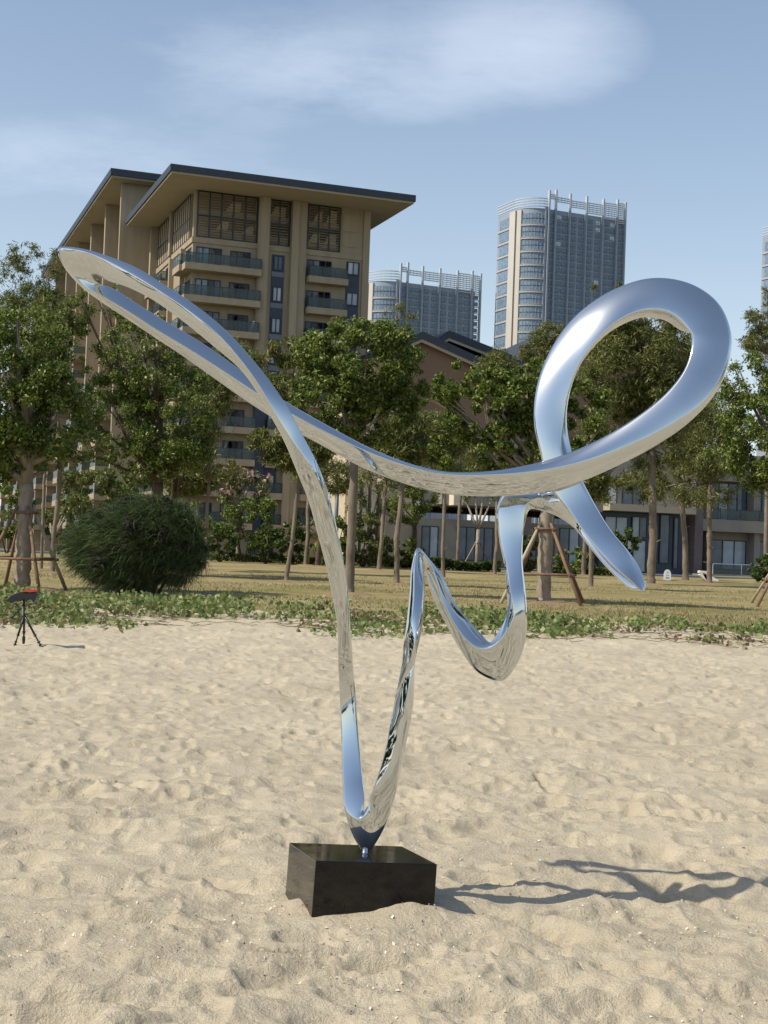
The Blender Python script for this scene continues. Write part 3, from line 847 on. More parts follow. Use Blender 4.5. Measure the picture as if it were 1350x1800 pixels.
# aerials on the rear roof
ap = at(270, 306, 172)
aer = thing('roof_aerial', 'cluster of slim white phone aerials standing on the rear hotel roof', 'aerial', (ap.x, ap.y, 42.95))
MW = simple('white_aerial', (.7, .72, .75), rough=.5)
for k in range(5):
    a = k * 1.256; p = MB(); p.tube([(.35 * math.cos(a), .35 * math.sin(a), 0), (.6 * math.cos(a), .6 * math.sin(a), 1.5)], .05, 6).box(.6 * math.cos(a) - .1, .6 * math.cos(a) + .1, .6 * math.sin(a) - .06, .6 * math.sin(a) + .06, .5, 1.6)
    p.build('aerial_panel', MW, aer)
p = MB(); p.tube([(0, 0, 0), (0, 0, 2.5)], .035, 6); p.build('mast', MW, aer)
for (px, py) in ((317, 289), (533, 318), (718, 345)):
    q = at(px, py + 14, 150)
    r = MB(); r.tube([(0, 0, 0), (0, 0, 1.1)], .02, 5)
    z = 37.85
    o = link('lightning_rod', r.mesh('lightning_rod', M_FRAME), None)
    ls = (math.cos(A20) * (q.x + 19.9) + math.sin(A20) * (q.y - 140.1))
    o.location = hotel.matrix_basis @ Vector((max(-2.5, min(20.5, ls)), 2.0, z)) if False else Vector((-19.9, 140.1, 0)) + UU * {317: -1.6, 533: 11.5, 718: 20.3}[px] + VV * 1.0 + Vector((0, 0, z))
    tag(o, {317: 'thin lightning rod near the left corner of the front hotel roof', 533: 'thin lightning rod in the middle of the front hotel roof', 718: 'thin lightning rod at the right end of the front hotel roof'}[px], 'lightning rod', 'lightning rods on the hotel roof')

# ---- clubhouse: long two-storey building with pitched dark roofs
PC = EYE + ray(1250, 1018) * 150
def fp(x, y, off=0.0):                 # share along the front wall and height, from the photograph
    d = ray(x, y); P0 = PC + VV * off
    t = ((P0 - EYE).dot(VV)) / d.dot(VV); p = EYE + d * t
    return (p - PC).dot(UU), p.z
club = thing('clubhouse', 'long low grey and brown clubhouse with pitched dark roofs behind the trees', 'building', (PC.x, PC.y, 0), A20)
M_GREY = simple('grey_stone', (.285, .26, .225), (.23, .21, .18), scale=.6, rough=.85)
M_BRN = simple('brown_render', (.23, .145, .09), (.20, .125, .08), scale=.4, rough=.9)
M_PURP = simple('purple_stone', (.17, .13, .13), (.13, .10, .105), scale=2.5, rough=.8)
sL = fp(740, 960)[0]; sR = 22
z1b, z1t = fp(1250, 934)[1], fp(1250, 913)[1]
ztop = fp(1250, 845)[1]
b = MB()
b.box(sL, sR, .6, 22, -1, z1b)          # ground storey body
b.box(sL, sR, .6, 22, z1t, ztop + 3.0)
b.build('wall', M_GREY, club)
b = MB(); b.box(fp(1221, 920)[0], sR, -1.3, .6, z1b, z1t); b.build('floor_slab', M_GREY, club)
b = MB(); b.box(fp(1221, 920)[0], sR, -1.0, .6, ztop, ztop + 2.4); b.build('parapet', M_GREY, club)
def pier(xa, xb, za, zb, y0, m, name='pier'):
    b = MB(); b.box(xa, xb, y0, .6, za, zb); return b.build(name, m, club)
for xa, xb in ((1238, 1246), (1320, 1330)):
    pier(fp(xa, 880)[0], fp(xb, 880)[0], z1t, ztop, -.6, M_GREY); pier(fp(xa, 960)[0], fp(xb, 960)[0], -1, z1b, -.6, M_GREY)
pier(fp(1207, 960)[0], fp(1221, 960)[0], -1, ztop + 1, -1.5, M_PURP, 'stone_pier')
def cwin(xa, xb, ya, yb, n, dark=.7, y=.55):
    s0, za = fp(xa, yb); s1, zb = fp(xb, ya)
    zb = max(zb, za + .6)
    return window(club, s0, y, za, s1 - s0, zb - za, n, dark)
cwin(1250, 1319, 851, 915, 4, .8); cwin(1330, 1372, 853, 917, 3, .8); cwin(1222, 1237, 850, 913, 1, 1)
cwin(1223, 1235, 948, 1000, 1, 1); cwin(1253, 1317, 951, 1001, 3, .6); cwin(1328, 1372, 953, 1003, 2, .6)
def crail(xa, xb, za, y0, name='glass_rail', n=6):
    s0, s1 = xa, xb
    fr = MB(); fr.box(s0, s1, y0, y0 + .05, za + 1.05, za + 1.12)
    for k in range(n + 1):
        x = s0 + (s1 - s0) * k / n; fr.box(x - .03, x + .03, y0 + .06, y0 + .1, za, za + 1.05)
    f = fr.build('rail', M_FRAME if name != 'white' else MW, club)
    g = MB(); g.box(0, (s1 - s0) / n - .08, 0, .02, za + .05, za + 1.04); gm = g.mesh('glass_panel', M_RAIL)
    for k in range(n): shared(f, 'glass_panel', gm, (s0 + (s1 - s0) * k / n + .04, y0 + .07, 0))
crail(fp(1221, 900)[0], sR, z1t + .004, -1.2, n=10)
crail(fp(1221, 1000)[0], sR, .75, -3.5, 'white', 7)
b = MB(); b.box(fp(1195, 1010)[0], sR, -4.2, .6, -.5, .745); b.build('terrace', M_GREY, club)
# entrance: canopy, tall glazing, dark recess
s0, s1 = fp(1050, 900)[0], fp(1200, 900)[0]
b = MB(); b.box(s0, s1, -2.6, .55, fp(1120, 901)[1], fp(1120, 889)[1]); b.build('canopy', M_SOFF, club)
b = MB(); b.box(s0, s1 - .2, -.6, .59, -.5, fp(1120, 902)[1]); b.build('dark_recess', M_BLUE, club)
for xa, xb, ya, yb, n in ((1056, 1098, 909, 945, 2), (1104, 1132, 909, 945, 2), (1152, 1172, 905, 990, 1), (1176, 1188, 910, 1000, 1), (1060, 1130, 950, 1004, 3)):
    a, za = fp(xa, yb); c, zb = fp(xb, ya); window(club, a, -.7, za, c - a, zb - za, n, .5)
cwin(1098, 1136, 850, 887, 2, .9); cwin(1040, 1090, 852, 886, 3, .9)
# left wing of the clubhouse
s0, s1 = fp(768, 880)[0], fp(1050, 880)[0]
b = MB(); b.box(s0, s1, -1.2, .59, fp(800, 888)[1], fp(800, 868)[1]); b.build('floor_slab', M_GREY, club)
for xa, xb, ya, yb, n in ((743, 775, 925, 983, 2), (806, 872, 928, 985, 4), (930, 980, 930, 990, 3), (986, 1040, 930, 992, 3), (775, 860, 838, 862, 4), (880, 960, 838, 864, 4)):
    cwin(xa, xb, ya, yb, n, .7)
pier(fp(781, 880)[0], fp(797, 880)[0], fp(790, 889)[1], fp(790, 866)[1], -2.4, simple('cream_block', (.72, .64, .48), rough=.8), 'balcony_end')
pier(fp(903, 960)[0], fp(922, 960)[0], -1, z1b + .5, -1.4, M_PURP, 'stone_pier')
# brown gables and dark roofs
def gable(pts_px, off, depth, thick=.75, over=.8, wall=True):
    pts = [fp(x, y, off) for x, y in pts_px]
    if wall:
        base = min(p[1] for p in pts) - 8
        poly = [(p[0], off, p[1] - .35) for p in pts]
        poly = [(poly[0][0], off, base)] + poly + [(poly[-1][0], off, base)]
        g = MB(); g.prism(poly[::-1] if False else poly, (0, depth, 0)); g.build('gable', M_BRN, club)
    r = MB(); 
    top = [(p[0], off - over, p[1] + .45) for p in pts]; bot = [(p[0], off - over, p[1] - .3) for p in pts]
    r.prism(top + bot[::-1], (0, depth + over, 0)); o = r.build('roof', M_ROOF, club)
    t = MB(); t.prism([(p[0], off - over + .12, p[1] - .301) for p in pts] + [(p[0], off - over + .12, p[1] - .62) for p in pts][::-1], (0, .2, 0)); t.build('roof_trim', M_SOFF, o)
gable([(660, 625), (738, 592), (905, 668)], 4, 22)
gable([(745, 615), (785, 590), (912, 640)], 10, 20, wall=False)
gable([(880, 652), (1075, 560), (1245, 632)], 7, 22)
# lit side volume seen between the trunks at the left end
a, _ = fp(618, 960); c = sL
b = MB(); b.box(a, c - .05, 2.5, 16, -1, fp(660, 700)[1]); b.build('side_wing', simple('cream_render', (.60, .50, .36), rough=.85), club)
for k, xx in enumerate((625, 640, 655, 672)):
    s = fp(xx, 900)[0]; b = MB(); b.box(s, s + .5, .4, 2.49, -1, fp(660, 840)[1]); b.build('pier', bpy.data.materials['cream_render'], club)

# ---- towers on the skyline
M_TW = simple('hazed_tower_cladding', (.30, .335, .385), (.26, .295, .345), scale=.12, rough=.7)  # distance haze mixed into the colour: bluer and paler cladding
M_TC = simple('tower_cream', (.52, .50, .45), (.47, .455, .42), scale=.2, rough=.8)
M_TG = glassy('hazed_tower_glass', (.13, .19, .27), .12, (.20, .275, .36))  # glass lightened as well, haze painted in instead of an air volume
M_TL = glassy('tower_glass_light', (.45, .52, .58), .2)
M_TP = simple('tower_white', (.50, .53, .56), (.44, .47, .5), scale=.3, rough=.5)
FH = 3.05
M_TS = simple('tower_slab', (.42, .41, .40), (.36, .36, .36), scale=.3, rough=.7)
def tower(name, label, px_face, D, top_px_y, rz, W=42.0, nfl=21, ox=0, seed=1):
    rr = random.Random(seed)
    pf = EYE + ray(px_face, top_px_y) * D
    H = pf.z
    t = thing(name, label, 'tower', (pf.x, pf.y, 0), rz, 'apartment towers on the skyline')
    RAD = 11.0; zr = H - 8.6                                  # roof level; the screens stand above it
    arc = [(-RAD * math.sin(a), RAD - RAD * math.cos(a)) for a in np.linspace(0, math.pi / 2, 15)]
    plan = [(W, 0)] + [(-.0, 0)] + arc[1:] + [(-RAD, 26), (W, 26)]
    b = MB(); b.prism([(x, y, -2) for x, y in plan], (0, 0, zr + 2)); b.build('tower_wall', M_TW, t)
    fins = [0.2, 3.7, 11.2, 20, 29, 36.6, 41]
    for i, s in enumerate(fins):
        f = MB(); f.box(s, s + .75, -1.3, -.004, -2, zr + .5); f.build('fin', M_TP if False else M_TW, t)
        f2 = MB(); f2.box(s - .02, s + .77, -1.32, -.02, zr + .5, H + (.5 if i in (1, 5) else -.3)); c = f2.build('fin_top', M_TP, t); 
        pass
    # windows of the flat face
    wm = MB(); wm.box(0, 2.5, -.16, -.02, 0, 1.95); wf = MB()
    for z in (0, .62, 1.9): wf.box(-.05, 2.55, -.22, -.161, z, z + .08)
    for x in (-.05, .8, 1.65, 2.5): wf.box(x, x + .07, -.225, -.1605, .08, 1.9)
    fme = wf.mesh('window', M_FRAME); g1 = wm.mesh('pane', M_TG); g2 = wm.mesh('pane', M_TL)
    sp = MB(); sp.box(0, 8.0, -.30, -.005, 0, .42)
    for i in range(len(fins) - 1):
        a0, a1 = fins[i] + .95, fins[i + 1]
        n = 2 if a1 - a0 > 4 else 1
        cell = (a1 - a0) / n
        band = MB()
        for k in range(nfl):
            z = zr - 1.0 - FH * (k + 1)
            band.box(a0, a1, -.12, -.006, z - .62, z - .2)
            for q in range(n):
                x = a0 + q * cell + (cell - 2.5) / 2
                o = shared(t, 'window', fme, (x, 0, z)); shared(o, 'pane', g2 if rr.random() < .035 else g1, (0, 0, 0))
        band.build('spandrel', M_TW, t, 'stuff')
    # curved glazing on the corner and pale piers
    def arc_band(a0, a1, r, z0, z1, mat, nm, parent=None, th=.5):
        bb = MB(); A = np.linspace(a0, a1, 9)
        P_ = [(-r * math.sin(a), RAD - r * math.cos(a), z0) for a in A] + [(-(r - th) * math.sin(a), RAD - (r - th) * math.cos(a), z0) for a in A[::-1]]
        return_ = bb.prism(P_, (0, 0, z1 - z0)).build(nm, mat, parent or t); return return_
    nb = max(4, nfl // 2 + 1)
    for k in range(nb):
        z = zr - 1.5 - 2 * FH * (k + 1)
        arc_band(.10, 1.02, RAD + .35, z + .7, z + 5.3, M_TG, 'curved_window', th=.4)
        o = bpy.data.objects[t.children[-1].name] if t.children else None
        fr = MB()
        for a in np.linspace(.10, 1.02, 8):
            x, y = -(RAD + .42) * math.sin(a), RAD - (RAD + .42) * math.cos(a); fr.box(x - .07, x + .07, y - .07, y + .07, z + .7, z + 5.3)
        fr.build('mullion', M_TS, t)
        arc_band(.10, 1.02, RAD + .45, z + 2.75, z + 3.0, M_FRAME, 'transom', th=.5)
        arc_band(.06, 1.10, RAD + .75, z - .5, z + .2, M_TS, 'slab_edge', th=.8)
        arc_band(.06, 1.06, RAD + .6, z + .42, z + .62, M_TS, 'slab_edge', th=.6)
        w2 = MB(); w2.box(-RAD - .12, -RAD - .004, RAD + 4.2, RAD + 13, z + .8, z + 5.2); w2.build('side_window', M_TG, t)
        w3 = MB(); w3.box(-RAD - .35, -RAD - .005, RAD + 3.2, RAD + 14.6, z - .5, z + .3); w3.build('slab_edge', M_TS, t)
    for a0, a1 in ((1.06, 1.26), (1.36, 1.57)):
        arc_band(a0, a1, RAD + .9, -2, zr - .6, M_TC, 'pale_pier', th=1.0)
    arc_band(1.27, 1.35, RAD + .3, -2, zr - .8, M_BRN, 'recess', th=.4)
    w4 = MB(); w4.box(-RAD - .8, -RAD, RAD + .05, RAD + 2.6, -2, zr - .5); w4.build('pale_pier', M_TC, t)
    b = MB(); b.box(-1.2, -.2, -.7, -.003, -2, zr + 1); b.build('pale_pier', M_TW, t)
    # crown: rings over the corner, rising open screens along the face
    for k in range(4):
        arc_band(0, 1.57, RAD + .7 - .12 * k, zr + .6 + 1.25 * k, zr + 1.05 + 1.25 * k, M_TP, 'crown_ring', th=.5)
        w5 = MB(); w5.box(-RAD - .6, -RAD - .1, RAD, RAD + 15, zr + .6 + 1.25 * k, zr + 1.0 + 1.25 * k); w5.build('crown_ring', M_TP, t)
    for i in range(len(fins) - 1):
        a0, a1 = fins[i] + .95, fins[i + 1]
        sc = MB(); m0 = (a0 + a1) / 2 / W
        top = H - 1.2 - 1.8 * math.sin(math.pi * min(1, m0 * 1.15)); bot = zr + 5.0 - 7.5 * m0
        z = bot
        while z < top:
            sc.box(a0, a1, -.9, -.55, z, z + .42); z += .92
        for k in range(4):
            x = a0 + (a1 - a0) * (k + .5) / 4; sc.box(x - .08, x + .08, -.54, -.4, bot, top)
        sc.build('crown_screen', M_TP, t, 'stuff')
    return t
tower('apartment_tower', 'tallest pale cornered apartment tower, left of the big steel loop', 963, 640, 334, R(24), nfl=21, seed=2)
tower('apartment_tower', 'shorter apartment tower seen just right of the hotel roof', 702, 640, 462, R(24), W=39, nfl=13, seed=3)
tower('apartment_tower', 'apartment tower cut off by the right edge, behind the pine tops', 1440, 650, 372, R(24), nfl=18, seed=4)
# ------------------------------------------------------------------ plants
M_LEAF = leafy('ficus_leaves', [(.042, .072, .014), (.075, .125, .022), (.13, .185, .032), (.20, .245, .05), (.33, .345, .11)], .3)
M_LEAF2 = leafy('light_leaves', [(.07, .105, .026), (.12, .155, .04), (.18, .20, .06), (.24, .245, .10)], .35)
M_NEED = leafy('pine_foliage', [(.09, .115, .032), (.14, .165, .046), (.20, .215, .065), (.27, .265, .10)], .3)
M_DARKN = leafy('casuarina_foliage', [(.03, .053, .018), (.058, .09, .03), (.092, .132, .045), (.145, .185, .07)], .2, .6)
M_SHRUB = leafy('shrub_leaves', [(.035, .065, .014), (.06, .10, .02), (.10, .145, .03), (.15, .19, .045)], .35)
M_PINK = leafy('pink_blossom', [(.62, .22, .28), (.75, .42, .42), (.8, .6, .5)], .3)
M_MAG = leafy('magenta_blossom', [(.30, .03, .14), (.42, .06, .2)], .3)
M_BARK = simple('grey_bark', (.25, .205, .155), (.12, .095, .07), scale=3, rough=.95, bumps=(9, .5, .05), sc=(1, 1, .35))
M_BARKP = simple('pale_bark', (.36, .305, .235), (.19, .155, .12), scale=5, rough=.95, bumps=(12, .5, .04), sc=(1, 1, .5))
M_BARKD = simple('dark_bark', (.11, .075, .05), (.06, .042, .03), scale=4, rough=.95, bumps=(9, .5, .05), sc=(1, 1, .35))
M_POLE = simple('wood_pole', (.24, .15, .09), (.15, .09, .055), scale=6, rough=.9, sc=(1, 1, .2))
M_POLEL = simple('pale_pole', (.50, .42, .31), (.36, .29, .21), scale=6, rough=.9, sc=(1, 1, .2))

M_SOIL = simple('bare_soil', (.27, .185, .10), (.21, .145, .075), scale=3, rough=.95, bumps=(14, .5, .05))
def rand_dirs(n, g):
    v = g.normal(size=(n, 3)); return v / np.linalg.norm(v, axis=1, keepdims=True)
def leaves(C, size, g, aspect=.5, up=.35, droop=None):
    """leaf blades (two triangles each, folded on the rib) at centres C"""
    n = len(C)
    d = rand_dirs(n, g)
    if droop is not None: d = d + droop; d /= np.linalg.norm(d, axis=1, keepdims=True)
    nn = rand_dirs(n, g); nn[:, 2] = np.abs(nn[:, 2]) + up
    s = np.cross(d, nn); s /= np.maximum(np.linalg.norm(s, axis=1, keepdims=True), 1e-6)
    L = (size * g.uniform(.65, 1.3, n))[:, None]
    a = C - d * L * .5; t = C + d * L * .5; w = s * L * aspect * .5
    up_ = np.cross(s, d) * L * .08
    V = np.stack([a, C + w + up_, t, C - w + up_], 1).reshape(-1, 3)
    i = np.arange(n)[:, None] * 4
    return V, np.hstack([i, i + 1, i + 2, i + 3])
def crown_points(blobs, n, g, clump=.16, nclump=70, shell=.55):
    """points gathered in twig clumps that fill the given ellipsoids (centre, radii)"""
    vol = np.array([b[1][0] * b[1][1] * b[1][2] for b in blobs]) ** .8; vol /= vol.sum()
    cc = []; rr = []
    for bi, (c, r) in enumerate(blobs):
        k = max(5, int(nclump * vol[bi]))
        d = rand_dirs(k, g); q = g.uniform(.45, 1.0, k) ** (1 / 2.2)
        cc.append(np.array(c) + d * q[:, None] * np.array(r)); rr.append(np.full(k, clump * (r[0] * r[2]) ** .5) * g.uniform(.6, 1.5, k))
    cc = np.vstack(cc); rr = np.concatenate(rr)
    pick = g.choice(len(cc), n, p=(rr ** 2) / (rr ** 2).sum())
    d = rand_dirs(n, g); q = (shell + (1 - shell) * g.random(n))
    return cc[pick] + d * (rr[pick] * q)[:, None] * np.array([1, 1, .8]), cc, rr

def wobble(pts, r, amp):
    return [Vector(p) + Vector((r.uniform(-amp, amp), r.uniform(-amp, amp), 0)) * (0 if i == 0 else 1) for i, p in enumerate(pts)]

def tree(name, label, base_px, blobs_px, nleaf, size, mat, bark, trunk_w, group=None, nclump=70, clump=.16, fork=.35, limbs=9, aspect=.5,
         lean_px=0, seed=1, cat='tree', droop=None, trunk_top=None, depth=None, shell=.25, kinks=0.0, twig=1.0):
    g = np.random.default_rng(seed); r = random.Random(seed)
    B = on_ground(*base_px) if depth is None else None
    if depth is not None:
        B = at(base_px[0], base_px[1], depth); B.z = gz(B.x, depth)
    Y = B.y
    t = thing(name, label, cat, B, 0, group)
    k = Y / FPX
    if Y < 110:
        so_ = MB(); rs = max(.55, trunk_w * k * 2.1); ring = []
        for q in range(18):
            a_ = q * math.pi / 9; rr_ = rs * r.uniform(.75, 1.25) * 1.5; ring.append((rr_ * math.cos(a_), rr_ * math.sin(a_), -.05))
        so_.v = ring + [(p_[0] * .45, p_[1] * .45, .07) for p_ in ring] + [(0, 0, .10)]
        for q in range(18):
            q2 = (q + 1) % 18; so_.f += [(q, q2, 18 + q2, 18 + q), (18 + q, 18 + q2, 36)]; so_.sm += [True, True]
        so_o = so_.build('soil', M_SOIL, None, 'structure'); so_o.location = B
    blobs = []
    for (px, py, rx, ry) in blobs_px:
        c = at(px, py, Y) - B; blobs.append((tuple(c), (rx * k * 1.04, rx * k * .85, ry * k * 1.04)))
    C, cc, rr = crown_points(blobs, int(nleaf * 1.6), g, clump * 1.12, int(nclump * 2.6), shell)
    V, F = leaves(C, size, g, aspect, droop=droop)
    zmin = 0.3
    o = link('crown', np_mesh('crown', V, F), t, mat); o['kind'] = 'stuff'
    # trunk and limbs
    zt = min(b[0][2] - b[1][2] * .7 for b in blobs) if trunk_top is None else (at(base_px[0], trunk_top, Y) - B).z
    cx = np.mean([b[0][0] for b in blobs]); cy = np.mean([b[0][1] for b in blobs])
    tx = lean_px * k
    m = MB(); w = trunk_w * k / 2
    pts = [(0, 0, -.15), (tx * .05, 0, .25 * zt * .3), (tx * .3 + r.uniform(-1, 1) * kinks, 0, zt * .35), (tx * .65 + r.uniform(-1, 1) * kinks, 0, zt * .7), (tx, 0, zt)]
    cur = []; rad = []; nseg = 22
    for q in range(nseg + 1):
        f = q / nseg * (len(pts) - 1); i_ = min(int(f), len(pts) - 2); f -= i_
        p_ = Vector(pts[i_]).lerp(Vector(pts[i_ + 1]), f); j = min(w * .10, .022)
        cur.append(p_ + Vector((r.uniform(-j, j), r.uniform(-j, j), 0)))
        u_ = q / nseg; rad.append(w * (1.0 - .16 * u_ + .5 * math.exp(-u_ * 16)) * r.uniform(.92, 1.1))
    m.tube(cur, rad, 12)
    if cat == 'tree' and name == 'pine_tree':
        for _ in range(7):
            h_ = r.uniform(.25, .95); c_ = cur[int(h_ * nseg)]; a_ = r.uniform(0, 6.28); l_ = r.uniform(.12, .5)
            m.tube([c_, c_ + Vector((math.cos(a_) * l_, math.sin(a_) * l_, l_ * r.uniform(.2, .7)))], [w * .28, w * .08], 5)
    m.build('trunk', bark, t)
    top = Vector(pts[-1]); order = sorted(range(len(cc)), key=lambda i: r.random())
    lb = MB()
    hz = max(b[0][2] + b[1][2] for b in blobs)
    for i in order[:limbs]:
        e = Vector(cc[i]); 
        h0 = top.z + max(0, (e.z - top.z)) * r.uniform(0, .35)
        s = top.lerp(Vector((cx * .6 + top.x * .4, cy * .6, hz)), (h0 - top.z) / max(.1, hz - top.z)) if h0 > top.z else top
        mid = s.lerp(e, .5) + Vector((r.uniform(-.1, .1), r.uniform(-.1, .1), -.12)) * (e - s).length * .6
        lb.tube([s, s.lerp(mid, .5), mid, e], [w * .5 * twig, w * .38 * twig, w * .26 * twig, w * .08 * twig], 6)
        for _ in range(2):
            e2 = e + Vector(rand_dirs(1, g)[0]) * float(rr[i]) * 1.3; lb.tube([mid.lerp(e, .4), e2], [w * .16 * twig, w * .03 * twig], 4, cap=False)
    lead = Vector((cx * .5 + top.x * .5, cy * .5, top.z + (hz - top.z) * .75))
    lb.tube([top - Vector((0, 0, .1)), top.lerp(lead, .5), lead], [w * .8, w * .5, w * .12], 8)
    lb.build('limbs', bark, t)
    return t

def stake_frame(label, B, rad, h, bar_h, seed, group='wooden support frames round the trees', pr=.055, tw=.3, angs=(35, 125, 215, 305)):
    r = random.Random(seed)
    t = thing('support_frame', label, 'tree support', B, 0, group)
    feet = []
    for k, a in enumerate(angs):
        a = R(a); f = Vector((rad * math.cos(a), rad * math.sin(a), -.1)); tp = Vector((tw * math.cos(a), tw * math.sin(a), h)); feet.append((f, tp))
        m = MB(); m.tube([f, f.lerp(tp, .5) + Vector((r.uniform(-.02, .02), r.uniform(-.02, .02), 0)), tp + (tp - f).normalized() * .12], [pr * 1.1, pr, pr * .9], 7)
        m.build('pole', M_POLEL if (k + seed) % 4 == 3 else M_POLE, t)
    for k in range(len(feet)):
        f0, t0 = feet[k]; f1, t1 = feet[(k + 1) % len(feet)]; q = (bar_h + .03 * (k % 2)) / h
        a, b = f0.lerp(t0, q), f1.lerp(t1, q); d = (b - a).normalized() * .15
        m = MB(); m.tube([a - d, b + d], pr * .8, 7); m.build('crossbar', M_POLE, t)
        q = .97; a, b = f0.lerp(t0, q), f1.lerp(t1, q); d = (b - a).normalized() * .12
        m = MB(); m.tube([a - d, b + d], pr * .8, 7); m.build('crossbar', M_POLE, t)
    return t

LG = 'trees on the lawn'
# broad dark ficus trees
tA = tree('ficus_tree', 'big dark ficus at the left edge with pale trunk in a stake frame', (38, 1036), [(40, 640, 100, 105), (75, 725, 95, 90), (-25, 700, 110, 140), (110, 650, 55, 70), (20, 790, 85, 48), (115, 770, 60, 50)], 26000, .135, M_LEAF, M_BARKP, 30, LG, 120, .17, seed=11, limbs=14, trunk_top=850)
tB = tree('ficus_tree', 'dark ficus tree rising directly behind the round dark bush', (262, 1012), [(168, 520, 40, 40), (190, 580, 55, 60), (250, 640, 75, 85), (300, 740, 80, 95), (210, 740, 75, 85), (345, 700, 40, 65), (265, 815, 65, 38)], 26000, .14, M_LEAF, M_BARKD, 20, LG, 130, .17, seed=12, limbs=14, lean_px=10, trunk_top=850)
tB2 = tree('ficus_tree', 'slim dark trunked ficus beside the ficus behind the bush', (300, 1008), [(318, 790, 50, 45), (330, 720, 40, 50)], 5000, .14, M_LEAF, M_BARKD, 16, LG, 40, .2, seed=13, limbs=6, trunk_top=880)
tC = tree('ficus_tree', 'round crowned ficus on a tall bare trunk behind the middle of the steel ribbon', (614, 1045), [(628, 640, 105, 78), (590, 700, 82, 68), (695, 665, 55, 90), (640, 735, 85, 46), (560, 655, 48, 45)], 26000, .14, M_LEAF, M_BARK, 17, LG, 120, .16, seed=14, limbs=12, trunk_top=790)
tD = tree('ficus_tree', 'ficus with wide crown and stake frame behind the right twist of the ribbon', (955, 1060), [(855, 715, 88, 66), (808, 685, 54, 44), (880, 670, 50, 36), (820, 790, 62, 48), (900, 795, 58, 50), (930, 690, 64, 54), (765, 700, 30, 34), (1010, 740, 60, 78), (970, 800, 70, 45)], 26000, .14, M_LEAF, M_BARKP, 26, LG, 120, .16, seed=15, limbs=14, trunk_top=880)
tE = tree('ficus_tree', 'dark ficus crown reaching in from the right edge of the view', (1400, 1066), [(1318, 695, 62, 75), (1370, 760, 100, 100), (1300, 780, 62, 55), (1290, 730, 40, 60), (1420, 680, 80, 80)], 20000, .14, M_LEAF, M_BARK, 24, LG, 90, .17, seed=16, limbs=12, trunk_top=880)
tF = tree('ficus_tree', 'small dense dark tree just right of the thick middle trunk', (727, 1000), [(715, 885, 42, 38), (745, 870, 32, 30), (690, 900, 25, 25)], 6500, .16, M_LEAF, M_BARKD, 8, LG, 40, .2, seed=17, limbs=6, trunk_top=930)
for B, rad, h, bh, sd, lb in ((tA.location, 1.5, 2.45, 1.0, 3, 'brown pole frame round the pale trunk at the left edge'), (tD.location, 1.85, 2.5, 1.0, 5, 'pole frame round the pale trunk under the arch of the ribbon'), (tE.location, 2.3, 2.6, 1.05, 6, 'leaning brown poles of a frame at the right edge of the lawn')):
    stake_frame(lb, B, rad, h, bh, sd)

# feathery pines
PG = 'feathery pines on the lawn'
def pine(label, base, blobs, n, w, seed, lean=0, top=None, mat=None, size=.34, depth=None, nclump=60, clump=.34, limbs=14, bark=None):
    return tree('pine_tree', label, base, blobs, n, size, mat or M_NEED, bark or M_BARK, w, PG, nclump, clump, seed=seed, limbs=limbs, aspect=.17, lean_px=lean, trunk_top=top, depth=depth, shell=.05, kinks=.1, twig=.55)
pine('tall feathery pine whose crown fills the steel loop', (1144, 1028), [(1110, 640, 80, 75), (1075, 560, 42, 55), (1140, 590, 60, 45), (1170, 700, 75, 60), (1090, 730, 60, 50), (1140, 790, 60, 35), (1070, 510, 28, 14), (1095, 862, 60, 24)], 30000, 15, 21, -6, 790)
pine('feathery pine with two stems right of the tallest pine', (1205, 1022), [(1195, 640, 55, 65), (1215, 740, 50, 60), (1180, 850, 66, 30), (1270, 845, 40, 26), (1215, 820, 40, 40)], 14000, 11, 22, -14, 850)
pine('slim pine standing before the glass railing at the right', (1247, 1027), [(1250, 800, 50, 45), (1235, 870, 50, 22), (1262, 720, 40, 60)], 7000, 10, 23, -3, 850)
pine('pine with sparse light foliage just left of the thick middle trunk', (503, 1023), [(490, 775, 50, 22), (530, 800, 60, 26), (560, 760, 40, 24), (515, 620, 40, 26), (500, 690, 40, 30)], 9000, 8, 24, 20, 815, mat=M_NEED)
pine('thin pine behind the sparse one, left of the ribbon leg', (537, 994), [(540, 830, 30, 24), (535, 760, 36, 30)], 3500, 8, 25, 3, 850)
pine('thin dark trunked pine close behind the ribbon leg', (558, 996), [(585, 840, 40, 26), (570, 770, 30, 26)], 3500, 9, 26, 3, 850, bark=M_BARKD)
pine('pine with a crooked pale trunk right of the round ficus', (666, 1003), [(690, 800, 50, 30), (665, 830, 45, 30), (735, 790, 42, 28), (700, 560, 30, 28), (690, 700, 40, 60)], 10000, 8, 27, 6, 850)
pine('straight bare trunked pine in front of the small dense tree', (697, 1028), [(700, 800, 42, 30), (720, 760, 40, 34)], 5000, 10, 28, 1, 800)
pine('slim bare pine left of the cream block of the clubhouse', (779, 1017), [(770, 770, 40, 44), (775, 830, 30, 20)], 5000, 7, 29, -3, 850)
pine('slim kinked pine right of the cream block of the clubhouse', (803, 1000), [(800, 800, 36, 40)], 3500, 6, 30, 3, 850)
pine('slim pine left of the blue upright of the ribbon', (869, 1012), [(860, 810, 36, 40), (870, 660, 36, 40)], 6000, 7, 31, 1, 850)
pine('thin pine just inside the arch of the ribbon', (1039, 1034), [(1030, 850, 40, 30), (1045, 800, 30, 36)], 4500, 9, 32, -12, 870)
pine('thin leaning pine behind the arch of the ribbon', (1025, 1012), [(990, 850, 36, 30)], 2500, 8, 33, 4, 870)
pine('leaning thin pine just right of the staked ficus at the left edge', (92, 1008), [(80, 790, 50, 36), (90, 560, 40, 36), (60, 600, 40, 40)], 5000, 9, 34, 6, 820)
